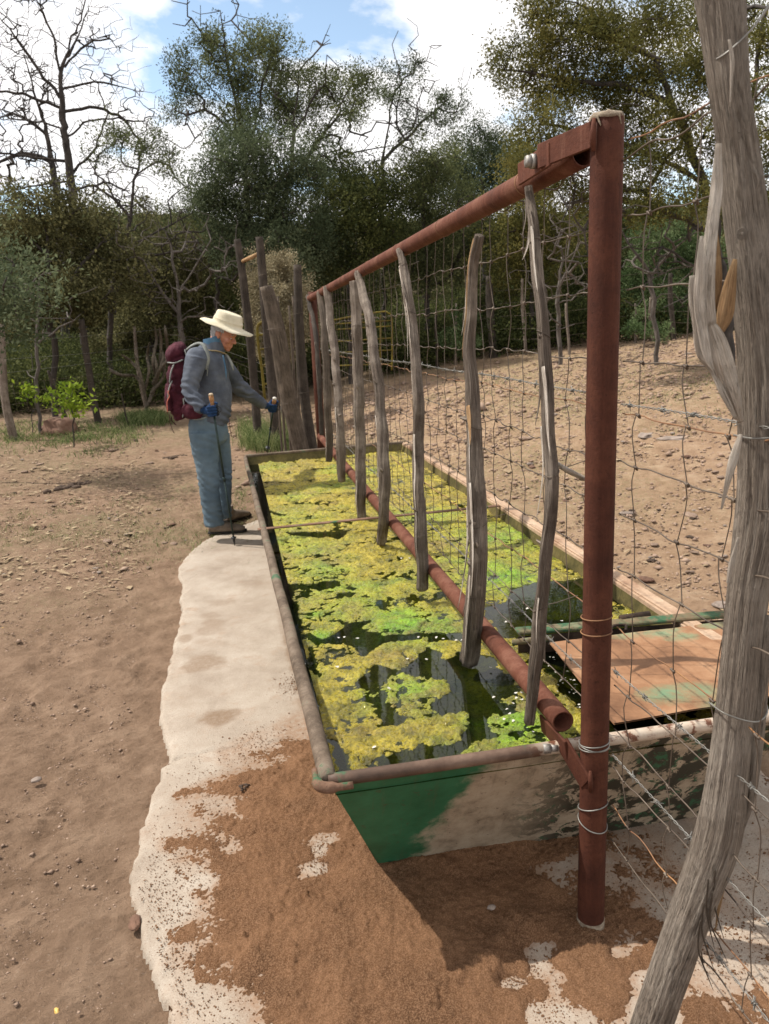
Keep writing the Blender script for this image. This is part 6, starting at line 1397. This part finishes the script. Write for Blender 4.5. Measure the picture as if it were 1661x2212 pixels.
V2 = hatsurf(under); F2 = [(i*n+j, (i+1)*n+j, (i+1)*n+(j+1) % n, i*n+(j+1) % n) for i in range(len(under)-1) for j in range(n)]
hat = mesh('sun_hat', np.vstack([V, V2]), F+[tuple(i+len(V) for i in f) for f in F2], HATM, person)
b = MB(); b.tube(smoothpath([hp(.02, -.086, .04), hp(.02, -.084, -.03), hp(.035, -.062, -.085), hp(.035, -.03, -.115)], 14), .0016, 5); b.build('chin_cord', STRAPM, hat)
# fleece
fl = [loft([sec(460,752,0,19,.08), sec(454,764,0,29,.14), sec(452,782,0,35,.165), sec(456,815,0,36,.155), sec(460,850,0,38,.150), sec(459,880,0,37,.155), sec(456,902,0,35,.158), sec(455,918,0,32,.150), sec(456,924,0,29,.145)], 32)]
for a in arms.values(): fl.append(loft([sec(*q) for q in a], 22))
fl.append(ellipsoid(Q_(426, 773, -.17), (.085, .09, .08))); fl.append(ellipsoid(Q_(470, 778, .15), (.085, .09, .08)))
fl.append(loft([sec(459,768,0,25,.105), sec(461,752,0,23,.095), sec(462,738,0,21,.09)], 28))
def flf(V):
    d = folds(9, .007, (1, 1, .8), 2.)(V)+folds(26, .0022, (.6, .6, 2.2), 5.)(V)
    for (px, py, dy) in ((412,850,-.26),(428,868,-.33),(525,842,.3),(490,905,-.05),(420,895,-.1)):
        c_ = Q_(px, py, dy); r_ = np.linalg.norm(V-c_, axis=1); d = d+.008*np.exp(-(r_/.10)**2)*np.sin((V[:, 2]*1.0+V[:, 0]*.55)*125+5*noise3(V[:, 0]*7, V[:, 1]*7, V[:, 2]*7))
    return d
V, F = fuse(fl, .0075, 3, flf); flo = mesh('fleece_jacket', V, F, FLEECE, person)
V, F = loft([sec(460,764,0,20,.088), sec(461,748,0,20,.088), sec(460,732,0,19.5,.086), sec(459,728,0,19,.084)], 28, caps=False); mesh('shirt_collar', V, F, SHIRT, person)
b = MB(); P = [Q_(440, 752, -.04), Q_(452, 757, -.105), Q_(468, 758, -.105), Q_(484, 763, -.06), Q_(488, 765, 0.)]; b.tube(smoothpath(P, 16), .009, 8, flat=.5); b.build('collar_trim', simple('tan_trim', [(.3, (.25, .19, .10)), (.7, (.38, .30, .17))], 30, .9, 0), flo)
b = MB(); b.tube(smoothpath([Q_(482, 768, -.135), Q_(487, 795, -.150), Q_(489, 820, -.15)], 14), [.012]*10+[.010, .008, .005, .003], 8, flat=.5); b.build('zip_opening', SHIRT, flo)
# jeans
jn = [loft([sec(450,898,0,34,.145), sec(450,915,0,38,.158), sec(450,935,0,40,.165), sec(452,953,0,37,.158), sec(454,962,0,30,.13)], 30)]
for a in LEG.values(): jn.append(loft([sec(*q) for q in a], 24))
def jf(V):
    d = folds(8, .006, (1, 1, .7), 12.)(V)+folds(22, .003, (.5, .5, 2.), 15.)(V)
    for (px, py, dy, a) in ((452,1035,-.12,.010),(460,1120,-.12,.011),(484,1108,.12,.010),(445,955,-.12,.007),(482,1035,.1,.006)):
        c_ = Q_(px, py, dy); r_ = np.linalg.norm(V-c_, axis=1); d = d+a*.75*np.exp(-(r_/.10)**2)*np.sin(V[:, 2]*95+V[:, 0]*70+5*noise3(V[:, 0]*6, V[:, 1]*6, V[:, 2]*6))
    return d
V, F = fuse(jn, .008, 3, jf); mesh('jeans', V, F, DENIM, person)
# boots
for (hx, hy, tx_, ty_, nm) in ((455,1153,507,1150,'n'), (486,1130,524,1119,'f')):
    h0, t0 = Zp(hx, hy, 0), Zp(tx_, ty_, 0); h0[1] += 0.; d = t0-h0; L = .30; dn_ = d/np.linalg.norm(d); t0 = h0+dn_*L*.86; side = np.array([-dn_[1], dn_[0], 0])
    q = lambda u, z_: h0+dn_*u*L+[0, 0, z_]
    up_ = [loft([(q(-.02, .055), .035, .05), (q(.10, .055), .05, .052), (q(.35, .055), .048, .052), (q(.6, .045), .037, .053), (q(.82, .035), .028, .05), (q(.95, .03), .016, .035)], 22, yv=side), loft([(q(.14, .05), .045, .048), (q(.16, .10), .048, .050), (q(.15, .15), .05, .052)], 20, yv=side)]
    V, F = fuse(up_, .006, 3, folds(18, .002)); sh_ = mesh('boot', V, F, SHOE, person)
    V, F = loft([(q(-.05, .014), .013, .046), (q(.1, .012), .014, .054), (q(.35, .012), .013, .050), (q(.65, .012), .013, .057), (q(.88, .014), .012, .05), (q(1.0, .018), .009, .028)], 22, yv=side); mesh('sole', V, F, SOLE, sh_)
    for k in range(4):
        b = MB(); c_ = q(.34+.08*k, .098-.012*k); b.tube([c_-side*.03, c_+[0, 0, .006], c_+side*.03], .0025, 5); b.build('lace', STRAPM, sh_)
# trekking poles with hands closed round their grips
def pole_and_hand(top, tip, handc, wrist, lab, near):
    top, tip = np.array(top), np.array(tip); ax_ = (top-tip)/np.linalg.norm(top-tip)
    t_ = empty('trekking_pole', tip, lab, 'trekking pole', 'pair of trekking poles')
    L = np.linalg.norm(top-tip)
    b = MB(); b.tube([top-ax_*.0, top-ax_*.03, top-ax_*.06, top-ax_*.13], [.0165, .0185, .014, .015], 14); b.build('grip', CORK, t_)
    b = MB(); b.tube([top+ax_*.012, top+ax_*.006, top-ax_*.004], [.010, .0175, .0175], 14); b.build('grip_cap', simple('grip_cap_white' if not near else 'grip_cap_tan', [(.3, (.5, .45, .38) if not near else (.35, .25, .15)), (.7, (.7, .66, .6) if not near else (.5, .4, .28))], 20, .5, 0), t_)
    b = MB(); b.tube([top-ax_*.12, top-ax_*(L*.55)], .0085, 10); b.tube([top-ax_*(L*.53), top-ax_*(L*.56)], .012, 10); b.build('upper_shaft', POLE_M, t_)
    b = MB(); b.tube([top-ax_*(L*.55), tip+ax_*.07], .0065, 10); b.build('lower_shaft', POLE_M, t_)
    b = MB(); b.tube([tip+ax_*.075, tip+ax_*.055, tip+ax_*.02, tip], [.011, .011, .006, .003], 10); b.tube([tip+ax_*.068, tip+ax_*.060], [.022, .020], 12); b.build('pole_tip', PLAST, t_)
    e1 = np.array([1., 0, 0]); e1 -= ax_*(ax_@e1); e1 /= np.linalg.norm(e1); e2 = np.cross(ax_, e1)        # e2 points away from the camera
    if e2[1] < 0: e2 = -e2
    hc_ = top-ax_*np.dot(top-handc, ax_)
    W_ = lambda a, b_, c_: hc_+e1*a+e2*b_+ax_*c_
    parts = [ellipsoid(W_(-.034, .0, .0), (.022, .030, .043), np.stack([e1, e2, ax_], 1)), capsule(W_(-.040, .004, .0), wrist, .028, .030)]
    fing = []
    for k, (z_, l_) in enumerate(((.034, .95), (.0125, 1.05), (-.009, 1.0), (-.030, .82))):
        pts_ = [W_(-.036, -.024, z_), W_(-.012*l_, -.033, z_*1.02), W_(.020*l_, -.026, z_), W_(.030*l_, -.002, z_*.98), W_(.016, .014, z_*.96)]
        rs_ = [.0115, .0105, .0098, .009, .008]; rs_ = [r_*(1 if k < 3 else .88) for r_ in rs_]
        for i in range(4): fing.append(capsule(pts_[i], pts_[i+1], rs_[i], rs_[i+1], 10))
    thumb = [W_(-.034, .018, .022), W_(-.012, .030, .044), W_(.016, .024, .052), W_(.034, .006, .050)]
    for i in range(3): fing.append(capsule(thumb[i], thumb[i+1], .0125-.0012*i, .0115-.0012*i, 10))
    V, F = fuse(parts+fing, .0032, 1); gl = mesh('glove', V, F, GLOVE, person)
    # black grip patches on the fingertips and palm side
    b = MB()
    for k, z_ in enumerate((.034, .0125, -.009, -.030)):
        V, F = capsule(W_(.0235, -.022, z_), W_(.031, -.001, z_), .0108, .0098, 10); b = MB(); b.add(V, F); b.build('fingertip_grip', GLOVE_B, gl)
    b = MB(); b.tube([W_(-.044, .004, -.002)*.35+np.array(wrist)*.65, np.array(wrist)+(np.array(wrist)-W_(-.04, .004, 0))*.25], .034, 16, flat=.9); b.build('glove_cuff', GLOVE, gl)
    b = MB(); th_ = np.linspace(0, 2*math.pi, 20); b.tube(np.array([W_(.03+.028*math.cos(a)*1., -.01+.01*math.sin(a), .005+.045*math.sin(a)*.5) for a in th_]), .004, 6, cap=False); b.build('wrist_strap', PLAST, t_)
    return t_
pole_and_hand(Q_(455.5, 853, -.41), Zp(507, 1178, 0.), Q_(457, 888, -.41), Q_(440, 885, -.38), 'nearer cork-handled trekking pole planted on the slab by the boots', True)
pole_and_hand(Q_(593, 861, .50), Zp(577, 979, .54), Q_(588, 886, .50), Q_(571, 875, .46), 'farther cork-handled trekking pole held out over the tank corner', False)
# backpack
pack = empty('backpack', Q_(383, 900, .03), 'maroon hiking backpack with pale grey side stripes on the back of the hiker', 'backpack')
pb = [loft([sec(388,765,.03,15,.11), sec(386,790,.03,20,.12), sec(385,830,.03,20.5,.125), sec(386,870,.03,20,.12), sec(390,893,.03,16,.11), sec(394,904,.03,11,.09)], 26, sq=.8)]
V, F = fuse(pb, .007, 3, lambda V: folds(11, .014, (1, 1, 1.2), 3.)(V)+folds(34, .004, (1, 1, 1.5), 4.)(V)); mesh('pack_body', V, F, MAROON, pack)
V, F = fuse([loft([sec(372,785,.03,8,.10), sec(373,768,.03,15,.135), sec(390,756,.03,17,.135), sec(402,752,.03,11,.11)], 24, sq=.85), loft([sec(366,782,.03,8,.10), sec(384,778,.03,14,.13), sec(402,772,.03,12,.12)], 22)], .006, 3, folds(16, .008, (1.6, 1, .7), 6.)); mesh('pack_lid', V, F, MAROON, pack)
V, F = fuse([loft([sec(368,830,.0,9,.09), sec(366,855,.0,10,.10), sec(370,885,.0,9,.09)], 18)], .006, 2, folds(16, .006)); mesh('pack_pocket', V, F, MAROON, pack)
for k, pl in enumerate((((376,786,-.115),(369,805,-.12),(366,828,-.12)), ((372,822,-.125),(365,840,-.13),(362,862,-.12)), ((396,860,-.125),(398,885,-.12),(394,902,-.11)), ((362,783,-.06),(378,784,-.12),(396,777,-.12)), ((399,755,-.11),(403,770,-.12),(402,790,-.12)))):
    b = MB(); b.tube(smoothpath([Q_(*q) for q in pl], 14), [.006]+[.011]*12+[.006], 8, flat=.5); b.build('side_stripe', STRAPM, pack)
ORG = simple('orange_cord', [(.3, (.45, .10, .06)), (.7, (.62, .20, .14))], 20, .8, 0)
b = MB(); b.tube(smoothpath([Q_(368, 835, -.13), Q_(363, 848, -.14), Q_(366, 856, -.14), Q_(361, 868, -.13), Q_(362, 890, -.12)], 20), .0035, 5); b.build('cord', ORG, pack)
b = MB(); b.tube(smoothpath([Q_(366, 896, -.08), Q_(368, 915, -.08), Q_(374, 932, -.08), Q_(377, 936, -.08)], 16), .0025, 5); b.build('cord', MAROON, pack)
b = MB(); b.tube(smoothpath([Q_(370, 900, -.08), Q_(372, 910, -.08), Q_(381, 918, -.08)], 10), .0045, 6); b.build('strap_end', MAROON, pack)
V, F = fuse([loft([sec(399,888,-.14,13,.03), sec(412,889,-.185,16,.035), sec(427,893,-.19,13,.03), sec(437,898,-.185,8,.02)], 18, yv=(0, 1, 0))], .005, 2, folds(20, .004)); mesh('hip_belt_pocket', V, F, MAROON, pack)
b = MB(); b.tube(smoothpath([Q_(404, 902, -.175), Q_(420, 906, -.2), Q_(434, 905, -.2), Q_(446, 901, -.19)], 14), .004, 6); b.build('belt_piping', STRAPM, pack)
b = MB(); b.tube(smoothpath([Q_(402, 757, -.09), Q_(414, 747, -.12), Q_(428, 741.5, -.14), Q_(439, 745, -.155), Q_(446, 758, -.185), Q_(449, 775, -.205), Q_(447, 790, -.207), Q_(445, 799, -.205)], 30), [.008]+[.020]*22+[.017, .015, .012, .010, .009, .008, .006], 10, flat=.45); b.build('shoulder_strap', STRAPM, pack)
b = MB(); b.tube(smoothpath([Q_(481, 762, .02), Q_(492, 770, -.03), Q_(500, 785, -.07), Q_(504, 800, -.08)], 20), [.008]+[.018]*14+[.014, .011, .009, .008, .006], 10, flat=.45); b.build('shoulder_strap', STRAPM, pack)
b = MB(); b.tube(smoothpath([Q_(450, 790, -.212), Q_(447, 812, -.21)], 6), .006, 8, flat=.4); b.build('strap_end', STRAPM, pack)
b = MB(); b.tube(smoothpath([Q_(495, 905, -.12), Q_(497, 925, -.12), Q_(500, 944, -.12)], 8), .006, 6, flat=.4); b.build('strap_end', MAROON, pack)
